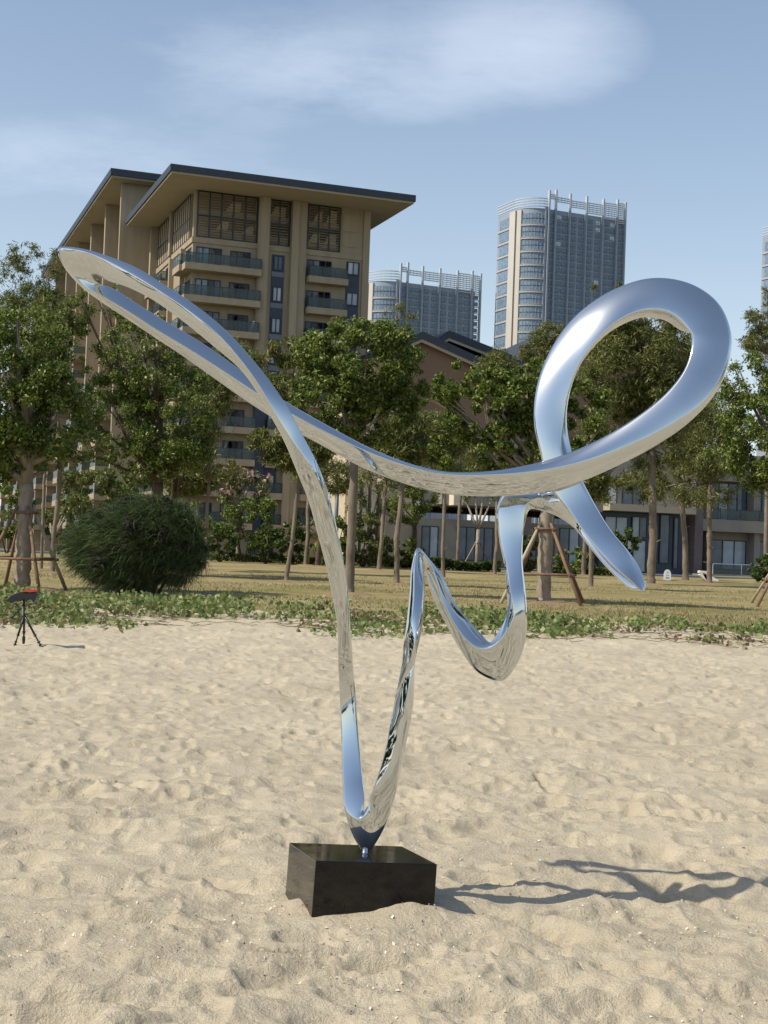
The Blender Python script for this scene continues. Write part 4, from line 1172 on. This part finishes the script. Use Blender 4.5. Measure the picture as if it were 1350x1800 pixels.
pine('thin pine stem behind the right side of the dark bush', (345, 1000), [(345, 840, 36, 30)], 2800, 6, 35, -2, 850)
pine('thin pine stem right of the dark bush', (358, 1003), [(375, 820, 40, 26), (370, 700, 40, 40), (410, 640, 50, 34)], 6000, 7, 36, 3, 850)
pine('thin pine stem behind the dark bush, left of two others', (328, 1002), [(320, 850, 30, 22)], 2000, 7, 37, 0, 860)
pine('sparse pale topped tree against the sky at the left edge', (72, 1003), [(45, 450, 30, 24), (20, 480, 34, 28), (85, 495, 26, 30), (60, 530, 55, 28), (15, 540, 40, 30), (100, 470, 18, 30)], 6500, 6, 38, 6, 560, mat=M_LEAF2, size=.22, clump=.4)
pine('feathery pine top showing against the tower at the right edge', (1345, 1020), [(1335, 565, 26, 22), (1345, 600, 40, 20), (1318, 600, 22, 10), (1345, 520, 14, 20)], 3500, 8, 39, 0, 640)
pine('wispy small treetop left of the loop in front of the tall tower', (968, 1012), [(965, 590, 30, 20), (950, 620, 36, 20)], 3000, 6, 40, 0, 650)

# frangipani and other small staked trees
def small_tree(label, base, forks, seed, bloom=None, leafn=1500, group='small staked trees by the hedge', mat=None, h_px=90, w=7, stake=True, rng_px=45):
    g = np.random.default_rng(seed); r = random.Random(seed)
    B = on_ground(*base); k = B.y / FPX
    t = thing('small_tree', label, 'tree', B, 0, group)
    m = MB(); h = h_px * k * .52; w_ = w * k / 2
    m.tube([(0, 0, -.1), (0, 0, h * .5), (.02, 0, h)], [w_ * 1.2, w_, w_ * .9], 8); m.build('trunk', M_BARKP, t)
    tips = []; br = MB()
    for (dx, dy) in forks:
        e = Vector((dx * k, r.uniform(-.8, .8), h + dy * k)); br.tube([(0, 0, h - .05), (dx * k * .4, 0, h + dy * k * .35), e], [w_ * .8, w_ * .6, w_ * .4], 6); tips.append(e)
        for _ in range(2):
            e2 = e + Vector((r.uniform(-14, 14) * k, r.uniform(-1, 1), r.uniform(4, 16) * k)); br.tube([e, e2], [w_ * .4, w_ * .25], 5); tips.append(e2)
    br.build('branches', M_BARKP, t)
    T = np.array([list(x) for x in tips]); C = T[g.integers(0, len(T), leafn)] + rand_dirs(leafn, g) * g.uniform(.1, 1, (leafn, 1)) * 13 * k
    V, F = leaves(C, .3, g, .4); o = link('crown', np_mesh('crown', V, F), t, mat or M_LEAF2); o['kind'] = 'stuff'
    if bloom:
        n = 130; C = T[g.integers(0, len(T), n)] + rand_dirs(n, g) * 9 * k + np.array([0, 0, 7 * k]); V, F = leaves(C, .38, g, .9)
        o = link('blossom', np_mesh('blossom', V, F), t, bloom); o['kind'] = 'stuff'
    return t
fr_ = small_tree('frangipani tree with pink blossom in a small stake frame by the hedge', (418, 987), [(-22, 36), (30, 48), (-4, 60), (12, 78), (-18, 76), (34, 70), (-42, 70)], 51, M_PINK, 2600, h_px=120)
stake_frame('small pole tripod round the frangipani trunk by the hedge', fr_.location, 1.35, 2.6, .35, 8, pr=.06, tw=.2, angs=(20, 140, 250))
s2 = small_tree('bare branched young tree in stakes between the ribbon leg and the peak', (647, 996), [(-24, 40), (22, 46), (-8, 62), (12, 78)], 52, None, 600, h_px=100, w=6)
stake_frame('small pole tripod left of the thin trunks behind the ribbon peak', s2.location, 1.5, 2.4, .3, 9, pr=.055, tw=.2, angs=(15, 130, 240))
s3 = small_tree('young pale tree with upswept branches before the clubhouse windows', (838, 998), [(-24, 52), (24, 58), (-8, 70), (10, 84)], 53, None, 900, h_px=130, w=7)
stake_frame('thin pole tripod in front of the clubhouse windows', s3.location, 1.5, 2.3, .3, 10, pr=.05, tw=.2, angs=(25, 150, 265))
s4 = small_tree('little pale forked tree between the left pine and the dark bush', (92, 990), [(-12, 28), (16, 44), (30, 60)], 54, None, 900, h_px=90, w=7)
s5 = small_tree('pale bare forked branches low behind the ribbon leg', (575, 992), [(-36, 24), (-58, 12), (20, 30)], 55, None, 120, h_px=80, w=6)

# shrubs and hedges
SG = 'shrubs along the far side of the lawn'
def shrub(label, px, py, rx, ry, n, seed, mat=None, depth=108, name='shrub', size=.24, cat='shrub', group=SG):
    g = np.random.default_rng(seed)
    c = at(px, py, depth); k = depth / FPX
    z0 = gz(c.x, depth); t = thing(name, label, cat, (c.x, depth, z0), 0, group)
    blobs = [((0, 0, c.z - z0), (rx * k, rx * k * .8, ry * k))] + [((rx * k * math.cos(a) * .55, 0, c.z - z0 - ry * k * .25 + .2 * ry * k * math.sin(3 * a)), (rx * k * .55, rx * k * .5, ry * k * .75)) for a in (0, 1.3, 2.2, 3.1)]
    C, cc, rr = crown_points(blobs, n, g, .24, 40, .4)
    C[:, 2] = np.maximum(C[:, 2], .05)
    V, F = leaves(C, size, g, .5); o = link('foliage', np_mesh('foliage', V, F), t, mat or M_SHRUB); o['kind'] = 'stuff'
    m = MB()
    for i in range(4):
        e = cc[i * 3 % len(cc)]; m.tube([(0, 0, -.2), (e[0] * .4, e[1] * .4, max(.3, e[2] * .5)), tuple(e)], [.06, .05, .02], 5)
    m.build('stems', M_BARKD, t)
    return t
for a in ((388, 950, 24, 34, 2600, 61, 'bright green bush just right of the big dark bush', None),
          (468, 952, 32, 30, 3600, 62, 'big leaved light green bush right of the frangipani', None),
          (515, 950, 36, 34, 3600, 63, 'green bush behind the first thin trunk right of the frangipani', None),
          (430, 915, 60, 40, 5000, 64, 'dark tall bush behind the frangipani tree', M_LEAF),
          (590, 950, 34, 40, 3600, 65, 'dark bush behind the lower left leg of the ribbon', M_LEAF),
          (640, 945, 40, 40, 4000, 66, 'olive bush behind the small staked tree', M_LEAF2),
          (700, 965, 40, 24, 3000, 67, 'low bush between the trunks left of the ribbon peak', M_LEAF),
          (15, 900, 40, 46, 4000, 68, 'dark bush at the left edge behind the stake frame', M_LEAF),
          (105, 925, 26, 40, 2800, 69, 'bright bush behind the leaning thin pine', None),
          (150, 870, 55, 45, 5200, 70, 'leafy bush rising behind the left of the dark bush', M_LEAF2),
          (215, 850, 40, 40, 3600, 71, 'green bush top behind the middle of the dark bush', M_LEAF),
          (925, 960, 28, 38, 3200, 72, 'green bush left of the staked trunk under the arch', None),
          (1010, 985, 36, 28, 3200, 73, 'dark low bush right of the staked trunk under the arch', M_LEAF),
          (1098, 952, 24, 26, 2400, 74, 'sunlit round bush behind the right tip of the ribbon', None),
          (1345, 1000, 26, 26, 2200, 75, 'green bush by the railing at the right edge', None),
          (893, 962, 9, 34, 1200, 76, 'magenta flowering bush left of the arch upright', M_MAG),
          (340, 925, 30, 40, 2600, 77, 'dark bush behind the right side of the dark bush', M_LEAF)):
    shrub(a[6], a[0], a[1], a[2], a[3], a[4], a[5], a[7], depth=104 + (a[5] % 5) * 1.5)
# clipped low hedge before the clubhouse
def hedge(label, xa, xb, py, hpx, depth, n, seed, mat):
    g = np.random.default_rng(seed); a, b = at(xa, py, depth), at(xb, py, depth); k = depth / FPX
    t = thing('hedge', label, 'hedge', ((a.x + b.x) / 2, depth, gz((a.x + b.x) / 2, depth)), 0, 'low hedges by the clubhouse')
    w = (b.x - a.x) / 2
    C = np.stack([g.uniform(-w, w, n), g.uniform(-.8, .8, n), g.uniform(0, 1, n) ** .6 * hpx * k], 1); C[:, 2] *= 1 + .2 * np.sin(C[:, 0] * 1.3) 
    V, F = leaves(C, .26, g, .5); o = link('foliage', np_mesh('foliage', V, F), t, mat); o['kind'] = 'stuff'
hedge('low green hedge between the thin trunks and the clubhouse', 610, 880, 992, 17, 110, 9000, 81, M_SHRUB)
hedge('low dark hedge along the road behind the frangipani', 370, 610, 988, 12, 112, 5000, 82, M_LEAF)
hedge('low hedge right of the arch before the dark entrance', 960, 1120, 1005, 12, 110, 3600, 83, M_LEAF)

# the windswept dark casuarina bush: fine drooping strands on a few stems
def casuarina():
    g = np.random.default_rng(90)
    B = on_ground(245, 1046); Y = B.y; k = Y / FPX
    t = thing('casuarina_bush', 'big round dark green wispy bush blown to the left beside the sand', 'bush', B)
    bl = [(240, 945, 118, 78), (170, 960, 66, 66), (320, 945, 52, 62), (215, 985, 95, 50), (270, 905, 80, 40), (345, 975, 26, 34), (300, 1003, 58, 30), (225, 1015, 80, 26)]
    blobs = [(np.array(at(x, y, Y) - B), np.array([rx * k, rx * k * .8, ry * k])) for x, y, rx, ry in bl]
    n = 56000; per = np.array([b[1][0] * b[1][2] for b in blobs]); per = per / per.sum()
    pick = g.choice(len(blobs), n, p=per)
    c = np.array([b[0] for b in blobs])[pick]; r = np.array([b[1] for b in blobs])[pick]
    d = rand_dirs(n, g)
    # gather the strands in tufts
    tuft = rand_dirs(230, g); ti = g.integers(0, 230, n); d = d * .34 + tuft[ti] * (1 + .0 * d); d /= np.linalg.norm(d, axis=1, keepdims=True)
    p0 = c + d * r * (g.uniform(.4, .84, n) * (.86 + .2 * g.random(230)[ti]))[:, None]
    wind = np.array([-.62, -.05, .16]) + .45 * rand_dirs(230, g)[ti]
    dir0 = d * .8 + wind + rand_dirs(n, g) * .42; dir0 /= np.linalg.norm(dir0, axis=1, keepdims=True)
    L = (g.uniform(.2, .62, n) * (.7 + .5 * g.random(230)[ti]))[:, None]
    p1 = p0 + dir0 * L * .5; dir1 = dir0 + np.array([-.15, 0, -.85]); dir1 /= np.linalg.norm(dir1, axis=1, keepdims=True)
    p2 = p1 + dir1 * L * .5
    s = np.cross(dir0, rand_dirs(n, g)); s /= np.linalg.norm(s, axis=1, keepdims=True); w = .0075
    V = np.stack([p0 - s * w, p0 + s * w, p1 + s * w * .8, p1 - s * w * .8, p2], 1)
    V[:, :, 2] = np.maximum(V[:, :, 2], .03); V = V.reshape(-1, 3)
    i = np.arange(n)[:, None] * 5
    Fq = np.hstack([i, i + 1, i + 2, i + 3]); Ft = np.hstack([i + 3, i + 2, i + 4, i + 4])
    me = bpy.data.meshes.new('foliage')
    Ft3 = np.hstack([i + 3, i + 2, i + 4])
    me.vertices.add(len(V)); me.vertices.foreach_set('co', V.astype(np.float32).ravel())
    loops = np.concatenate([Fq.ravel(), Ft3.ravel()]).astype(np.int32)
    me.loops.add(len(loops)); me.loops.foreach_set('vertex_index', loops)
    me.polygons.add(2 * n); me.polygons.foreach_set('loop_start', np.concatenate([np.arange(n) * 4, n * 4 + np.arange(n) * 3]).astype(np.int32))
    me.polygons.foreach_set('loop_total', np.concatenate([np.full(n, 4), np.full(n, 3)]).astype(np.int32)); me.update(calc_edges=True)
    o = link('foliage', me, t, M_DARKN); o['kind'] = 'stuff'
    # dark inner twigs so that the middle does not show through
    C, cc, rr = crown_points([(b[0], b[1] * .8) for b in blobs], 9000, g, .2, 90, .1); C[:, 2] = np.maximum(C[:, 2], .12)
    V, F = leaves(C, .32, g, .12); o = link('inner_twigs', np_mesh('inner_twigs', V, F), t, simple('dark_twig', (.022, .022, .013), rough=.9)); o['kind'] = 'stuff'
    m = MB(); rr_ = random.Random(4)
    for q in range(9):
        x = rr_.uniform(-1.1, 1.1); m.tube([(x * .5, 0, -.1), (x * .8, .1, .4), (x * 1.3, 0, 1.1)], [.06, .05, .02], 6)
    m.build('stems', M_BARKD, t)
casuarina()

# creeping beach vines: one mat of leaves with runners
def vines():
    g = np.random.default_rng(95)
    n = 60000
    Y = g.uniform(22.8, 37, n); X = (g.random(n) - .5) * (Y * .72) * 1.15 + 0
    front = 25.2 + 1.4 * vnoise(X * .45, X * 0, 41) * 2 + .5 * vnoise(X * 2.2, X * 0, 42) * 2 + .03 * (X + 5)
    back = 35.6 + 1.0 * vnoise(X * .3, X * 0, 43) - .22 * np.clip(X, 0, 9)
    dens = np.clip((Y - front) / 2.6, 0, 1) ** 1.3 * np.clip((back - Y) / 1.2, 0, 1)
    patch = .16 + 2.2 * vnoise(X * .8, Y * .5, 44) + .7 * vnoise(X * 2.6, Y * 1.3, 45)
    keep = g.random(n) < np.clip(dens * (patch + .25), 0, 1)
    X, Y = X[keep], Y[keep]; n = len(X)
    Z = np.array(sand_height(X, Y)) + .05
    hump = .10 + .22 * np.clip(.5 + vnoise(X * .9, Y * .6, 46) * 1.6, 0, 1)
    C = np.stack([X, Y, Z + g.random(n) * hump * np.clip((Y - 25) / 3, .25, 1.3)], 1)
    brown = (g.random(n) < np.clip(.3 - 1.2 * vnoise(X * .7, Y * .4, 47), .02, .6)) & (C[:, 2] - Z < .16)
    for nm, sel, mat, sz, up in (('leaf_mat', ~brown, leafy('vine_leaves', [(.07, .12, .03), (.12, .18, .045), (.18, .235, .07), (.25, .28, .10), (.31, .31, .14)], .3), .115, .8),
                     ('litter', brown, leafy('dry_litter', [(.10, .06, .035), (.17, .11, .065), (.28, .20, .12)], .1), .10, .9)):
        V, F = leaves(C[sel], sz, g, .8, up * .6)
        o = link('beach_vines' if nm == 'leaf_mat' else 'leaf_litter', np_mesh(nm, V, F), None, mat); o['kind'] = 'stuff'
        tag(o, 'band of creeping green beach vines between sand and lawn' if nm == 'leaf_mat' else 'dry brown leaf litter under the creeping beach vines', 'ground cover')
    m = MB(); r = random.Random(9)
    for _ in range(260):
        x = r.uniform(-10, 10); y = r.uniform(26.3, 33); p = [];
        a = r.uniform(0, 6.28)
        for q in range(6):
            p.append((x, y, float(sand_height(np.array(x), np.array(y))) + .05 + .02 * (q % 2))); a += r.uniform(-.9, .9); x += .22 * math.cos(a); y += .22 * math.sin(a)
        m.tube(p, .006, 4)
    o = m.build('vine_runners', simple('vine_runner', (.20, .16, .09), rough=.9), None, 'stuff'); tag(o, 'reddish brown runners of the beach vines lying on the sand', 'ground cover')
vines()
def lawn_grass():
    g = np.random.default_rng(130); n = 45000
    Y = 35 + 45 * g.random(n) ** 1.5; X = (g.random(n) - .5) * Y * .75
    k = g.random(n) < np.clip(.5 + 2.2 * vnoise(X * .35, Y * .25, 71) + 1.2 * vnoise(X * 1.3, Y * .9, 72), .03, 1); X, Y = X[k], Y[k]
    Z = lawn_z(Y) + .10 * vnoise(X * .12, Y * .12, 20) + .05 * vnoise(X * .4, Y * .4, 21) + .05
    V, F = leaves(np.stack([X, Y, Z], 1), .13, g, .16, droop=np.array([0, 0, 1.6]))
    o = link('lawn_grass', np_mesh('lawn_grass', V, F), None, leafy('grass_blades', [(.15, .165, .06), (.26, .235, .11), (.37, .31, .17), (.20, .205, .08)], .3)); o['kind'] = 'stuff'
    tag(o, 'short dry grass blades of the lawn behind the beach vines', 'grass')
lawn_grass()
# grove outside the view on both sides (mirrored in the steel)
def grove(label, cx, cy, lx, ly, n, seed):
    g = np.random.default_rng(seed); blobs = []
    for _ in range(34): blobs.append((np.array([g.uniform(-lx, lx), g.uniform(-ly, ly), g.uniform(3.0, 10.0)]), np.array([4.6, 4.6, 4.0])))
    C, cc, rr = crown_points(blobs, n, g, .3, 300, .3); C[:, 2] = np.maximum(C[:, 2], .3); V, F = leaves(C, .95, g, .7)
    o = link('grove', np_mesh('grove', V + np.array([cx, cy, 0]), F), None, M_LEAF); o['kind'] = 'stuff'; tag(o, label, 'trees')
grove('belt of trees along the beach out to the left', -44, 12, 7, 46, 60000, 101)
grove('belt of trees along the beach out to the right', 56, 18, 6, 40, 24000, 102)
# ------------------------------------------------------------------ small things
# photographer's tripod with red topped black bag
B = on_ground(45, 1137); B = Vector((B.x, B.y, 0)); 
gzz = float(sand_height(np.array(B.x), np.array(B.y)))
k = B.y / FPX
M_BLK = simple('black_plastic', (.012, .012, .014), rough=.4); M_RED = simple('red_cloth', (.55, .05, .035), rough=.8); M_ALU = simple('bare_metal', (.6, .6, .62), rough=.3, metal=.8)
tp = thing('camera_tripod', 'low black camera tripod with a black and red cloth on top, on the sand', 'tripod', (B.x, B.y, gzz))
def q(x, y, d=0.0):
    p = at(x, y, B.y + d); return (p.x - B.x, d, p.z - gzz)
top = q(43, 1082)
for (fx, fy, d) in ((25, 1137, -.05), (73, 1138, -.05), (42, 1118, .42)):
    f = Vector(q(fx, fy, d)); 
    if d > .2: f.z = .02
    m = MB(); tv = Vector(top); m.tube([tv, tv.lerp(f, .62)], [.016, .016], 8); m.tube([tv.lerp(f, .6), f], [.012, .011], 8)
    for s in (.61, .82, .9): m.tube([tv.lerp(f, s), tv.lerp(f, s + .035)], .024, 8)
    m.tube([f + Vector((0, 0, .02)), f - Vector((0, 0, .03))], [.022, .018], 8)
    m.build('leg', M_BLK, tp)
m = MB(); m.tube([q(42, 1117), q(42, 1052)], .014, 8); m.build('centre_column', M_BLK, tp)
m = MB(); m.tube([q(40, 1082), q(40, 1062)], .016, 8); m.build('collar', M_ALU, tp)
m = MB(); m.tube([q(20, 1087), q(37, 1069)], [.012, .009], 7); m.build('pan_handle', M_BLK, tp)
m = MB()
pts = [q(8, 1056), q(16, 1052), q(22, 1046), q(31, 1042), q(38, 1040), q(50, 1041), q(62, 1040), q(66, 1046), q(65, 1054), q(61, 1059), q(57, 1053), q(50, 1056), q(45, 1052), q(38, 1057), q(30, 1056), q(24, 1060), q(16, 1057)]
m.prism([(p[0], -.09, p[2]) for p in pts], (0, .18, 0)); m.build('cloth', M_BLK, tp, bevel=.01)
m = MB(); pts = [q(42, 1040.5), q(47, 1037.5), q(60, 1037), q(64, 1040.5)]
m.prism([(p[0], -.10, p[2] + .003) for p in pts], (0, .2, 0)); m.build('cloth_top', M_RED, tp)

# white arched sign board on the lawn
B = on_ground(1173, 1020); k = B.y / FPX
sg = thing('sign_board', 'small white arched sign board standing at the back of the lawn', 'sign', B)
w = 6.2 * k; h = 19 * k
m = MB(); pts = [(-w, 0, 0), (w, 0, 0), (w * 1.02, 0, h * .5)] + [(w * math.cos(a), 0, h * .55 + h * .45 * math.sin(a)) for a in np.linspace(.2, 2.94, 9)] + [(-w * 1.02, 0, h * .5)]
m.prism(pts, (0, .06, 0)); m.build('board', simple('white_board', (.85, .87, .9), rough=.5), sg)
M_MARK = simple('blue_print', (.25, .38, .5), rough=.6)
for (z, ww, hh) in ((.70, .18, .10), (.45, .5, .045), (.25, .5, .05), (.17, .5, .04)):
    m = MB(); m.box(-w * ww, w * ww, -.012, -.004, h * z, h * (z + hh)); m.build('print', M_MARK, sg)
# white curved lounger
B = on_ground(1236, 1021); k = B.y / FPX
lg = thing('lounger', 'white moulded lounger behind the slim pine at the right', 'lounger', B)
def lp(x, y): return ((x - 1236) * k, 0, (1021 - y) * k)
m = MB(); m.prism([lp(1230, 1011), lp(1232, 1007), lp(1250, 1012), lp(1264, 1019), lp(1262, 1021), lp(1240, 1020)], (0, .7, 0)); m.build('seat', simple('white_plastic', (.82, .8, .76), rough=.4), lg)
m = MB(); m.prism([lp(1229, 1007), lp(1230, 1003), lp(1248, 1004), lp(1250, 1009)], (0, .7, 0)); m.build('backrest', bpy.data.materials['white_plastic'], lg)
m = MB(); m.prism([lp(1234, 1007), lp(1240, 1007), lp(1247, 1019), lp(1241, 1019)], (0, .1, 0)); m.build('leg', bpy.data.materials['white_plastic'], lg)
# yellow post
B = on_ground(541, 994)
m = MB(); m.tube([(0, 0, -.1), (0, 0, 1.0)], .1, 10); m.tube([(0, 0, 1.0), (0, 0, 1.22)], [.13, .1], 10)
o = m.build('yellow_post', simple('yellow_paint', (.62, .42, .04), rough=.5), None); o.location = B
tag(o, 'short yellow post among the thin trunks by the hedge', 'post')
# grey lamp column behind the ribbon leg
B = on_ground(588, 992)
m = MB(); m.tube([(0, 0, -.1), (0, 0, 6.6)], .16, 10).box(-.18, .18, -.18, .18, 6.6, 7.1)
o = m.build('lamp_column', simple('grey_paint', (.10, .12, .14), rough=.5), None); o.location = B; tag(o, 'plain grey lamp column behind the lower left leg of the ribbon', 'lamp post')

# shell bits and debris strewn on the near sand
me_s = sand.data; 
co = np.empty(len(me_s.vertices) * 3, np.float32); me_s.vertices.foreach_get('co', co); co = co.reshape(-1, 3)
from mathutils.kdtree import KDTree
msk = (co[:, 1] > 3.5) & (co[:, 1] < 14) & (np.abs(co[:, 0]) < 5.5)
idx = np.nonzero(msk)[0]
gS = np.random.default_rng(121)
sel = []
wgt = np.clip(.3 + 1.8 * (vnoise(co[idx, 0] * 1.5, co[idx, 1] * 1.5, 61) + .6 * vnoise(co[idx, 0] * 5, co[idx, 1] * 5, 62)), .02, 2) * np.clip(1.6 - (co[idx, 1] - 4) / 7, .1, 1.6)
pk = gS.choice(idx, 2600, replace=False, p=wgt / wgt.sum())
C = co[pk] + np.array([0, 0, .005])
big = gS.random(len(C)) < .12
Va, Fa = leaves(C[~big], .010, gS, .7, .6); Vb, Fb = leaves(C[big], .020, gS, .6, .6)
V, F = np.vstack([Va, Vb]), np.vstack([Fa, Fb + len(Va)])
o = link('shell_fragments', np_mesh('shell_fragments', V, F), None, leafy('shell', [(.62, .55, .42), (.75, .70, .58), (.5, .4, .28), (.70, .62, .5)], .05)); o['kind'] = 'stuff'
tag(o, 'pale shell fragments scattered over the near sand', 'shells')
pk = gS.choice(idx, 700, replace=False, p=wgt / wgt.sum()); C = co[pk] + np.array([0, 0, .004])
V, F = leaves(C, .012, gS, .5, .6)
o = link('debris', np_mesh('debris', V, F), None, leafy('dark_debris', [(.05, .035, .025), (.14, .10, .07), (.22, .16, .10)], .05)); o['kind'] = 'stuff'
tag(o, 'dark bits of twig and husk scattered over the near sand', 'debris')

# the photographer: only mirrored in the steel, standing just behind the viewpoint
def person():
    t = thing('person', 'person in dark clothes holding up a phone, small dark figure mirrored in the steel ribbon', 'person', (0.02, -.42, -.02))
    P_ = {'pel': (0, 0, .93, .135), 'wst': (0, .01, 1.08, .12), 'chs': (0, 0, 1.27, .15), 'nek': (0, .01, 1.43, .058), 'hd0': (0, .03, 1.52, .075), 'hd1': (0, .03, 1.62, .092), 'hd2': (0, .02, 1.69, .06)}
    for s_, n_ in ((-1, 'l'), (1, 'r')):
        P_.update({n_ + 'sh': (.17 * s_, 0, 1.37, .06), n_ + 'el': (.25 * s_, .10, 1.14, .042), n_ + 'wr': (.075 * s_, .31, 1.40, .028), n_ + 'pm': (.05 * s_, .345, 1.45, .026),
                   n_ + 'hp': (.09 * s_, 0, .88, .095), n_ + 'kn': (.11 * s_, .02, .48, .06), n_ + 'an': (.13 * s_, -.02, .09, .042), n_ + 'to': (.15 * s_, .13, .04, .038)})
    E_ = [('pel', 'wst'), ('wst', 'chs'), ('chs', 'nek'), ('nek', 'hd0'), ('hd0', 'hd1'), ('hd1', 'hd2')]
    for n_ in 'lr':
        E_ += [('chs', n_ + 'sh'), (n_ + 'sh', n_ + 'el'), (n_ + 'el', n_ + 'wr'), (n_ + 'wr', n_ + 'pm'), ('pel', n_ + 'hp'), (n_ + 'hp', n_ + 'kn'), (n_ + 'kn', n_ + 'an'), (n_ + 'an', n_ + 'to')]
        sg = -1 if n_ == 'l' else 1
        for f in range(4):
            P_[f'{n_}f{f}'] = (.035 * sg, .372, 1.445 + .019 * f, .0095); P_[f'{n_}g{f}'] = (.012 * sg, .362, 1.45 + .018 * f, .008)
            E_ += [(n_ + 'pm', f'{n_}f{f}'), (f'{n_}f{f}', f'{n_}g{f}')]
        P_[n_ + 't'] = (.03 * sg, .325, 1.475, .01); E_.append((n_ + 'pm', n_ + 't'))
    ks = list(P_); me = bpy.data.meshes.new('body'); me.from_pydata([P_[k][:3] for k in ks], [(ks.index(a), ks.index(b)) for a, b in E_], [])
    o = link('body', me, t); bpy.context.view_layer.objects.active = o
    sk = o.modifiers.new('skin', 'SKIN'); sl = me.skin_vertices
    if not sl:
        bpy.context.view_layer.objects.active = o; o.select_set(True)
    for i, k in enumerate(ks):
        me.skin_vertices[0].data[i].radius = (P_[k][3], P_[k][3] * (.72 if k in ('pel', 'wst', 'chs') else 1)); me.skin_vertices[0].data[i].use_root = (k == 'pel')
    o.modifiers.new('sub', 'SUBSURF').levels = 1; o.modifiers['sub'].render_levels = 1
    m, nt, b, out = mat_new('clothed_body')
    gq = nt.nodes.new('ShaderNodeTexCoord'); sx = nt.nodes.new('ShaderNodeSeparateXYZ'); nt.links.new(gq.outputs['Object'], sx.inputs[0])
    mp = N(nt, 'ShaderNodeMath', operation='DIVIDE'); nt.links.new(sx.outputs['Z'], mp.inputs[0]); mp.inputs[1].default_value = 1.75
    c = ramp(nt, mp.outputs[0], [(0, (.02, .02, .02)), (.05, (.02, .025, .04)), (.54, (.02, .025, .04)), (.55, (.03, .02, .022)), (.80, (.03, .02, .022)), (.815, (.45, .28, .2)), (.93, (.45, .28, .2)), (.94, (.015, .012, .01))])
    nt.nodes[c.node.name].color_ramp.interpolation = 'CONSTANT'
    nt.links.new(c, b.inputs['Base Color']); b.inputs['Roughness'].default_value = .8; me.materials.append(m)
    h = MB(); h.tube([(0, .0, 1.56), (0, -.01, 1.66), (0, .01, 1.725)], [.09, .10, .05], 14); h.build('hair', simple('dark_hair', (.012, .01, .009), rough=.6), t)
    ph = MB(); ph.box(-.036, .036, .376, .384, 1.43, 1.575)
    p_ = ph.build('phone', M_BLK, None); p_.location = (0.02, -.42, -.02); tag(p_, 'dark phone held up in both hands by the person mirrored in the steel', 'phone')
person()
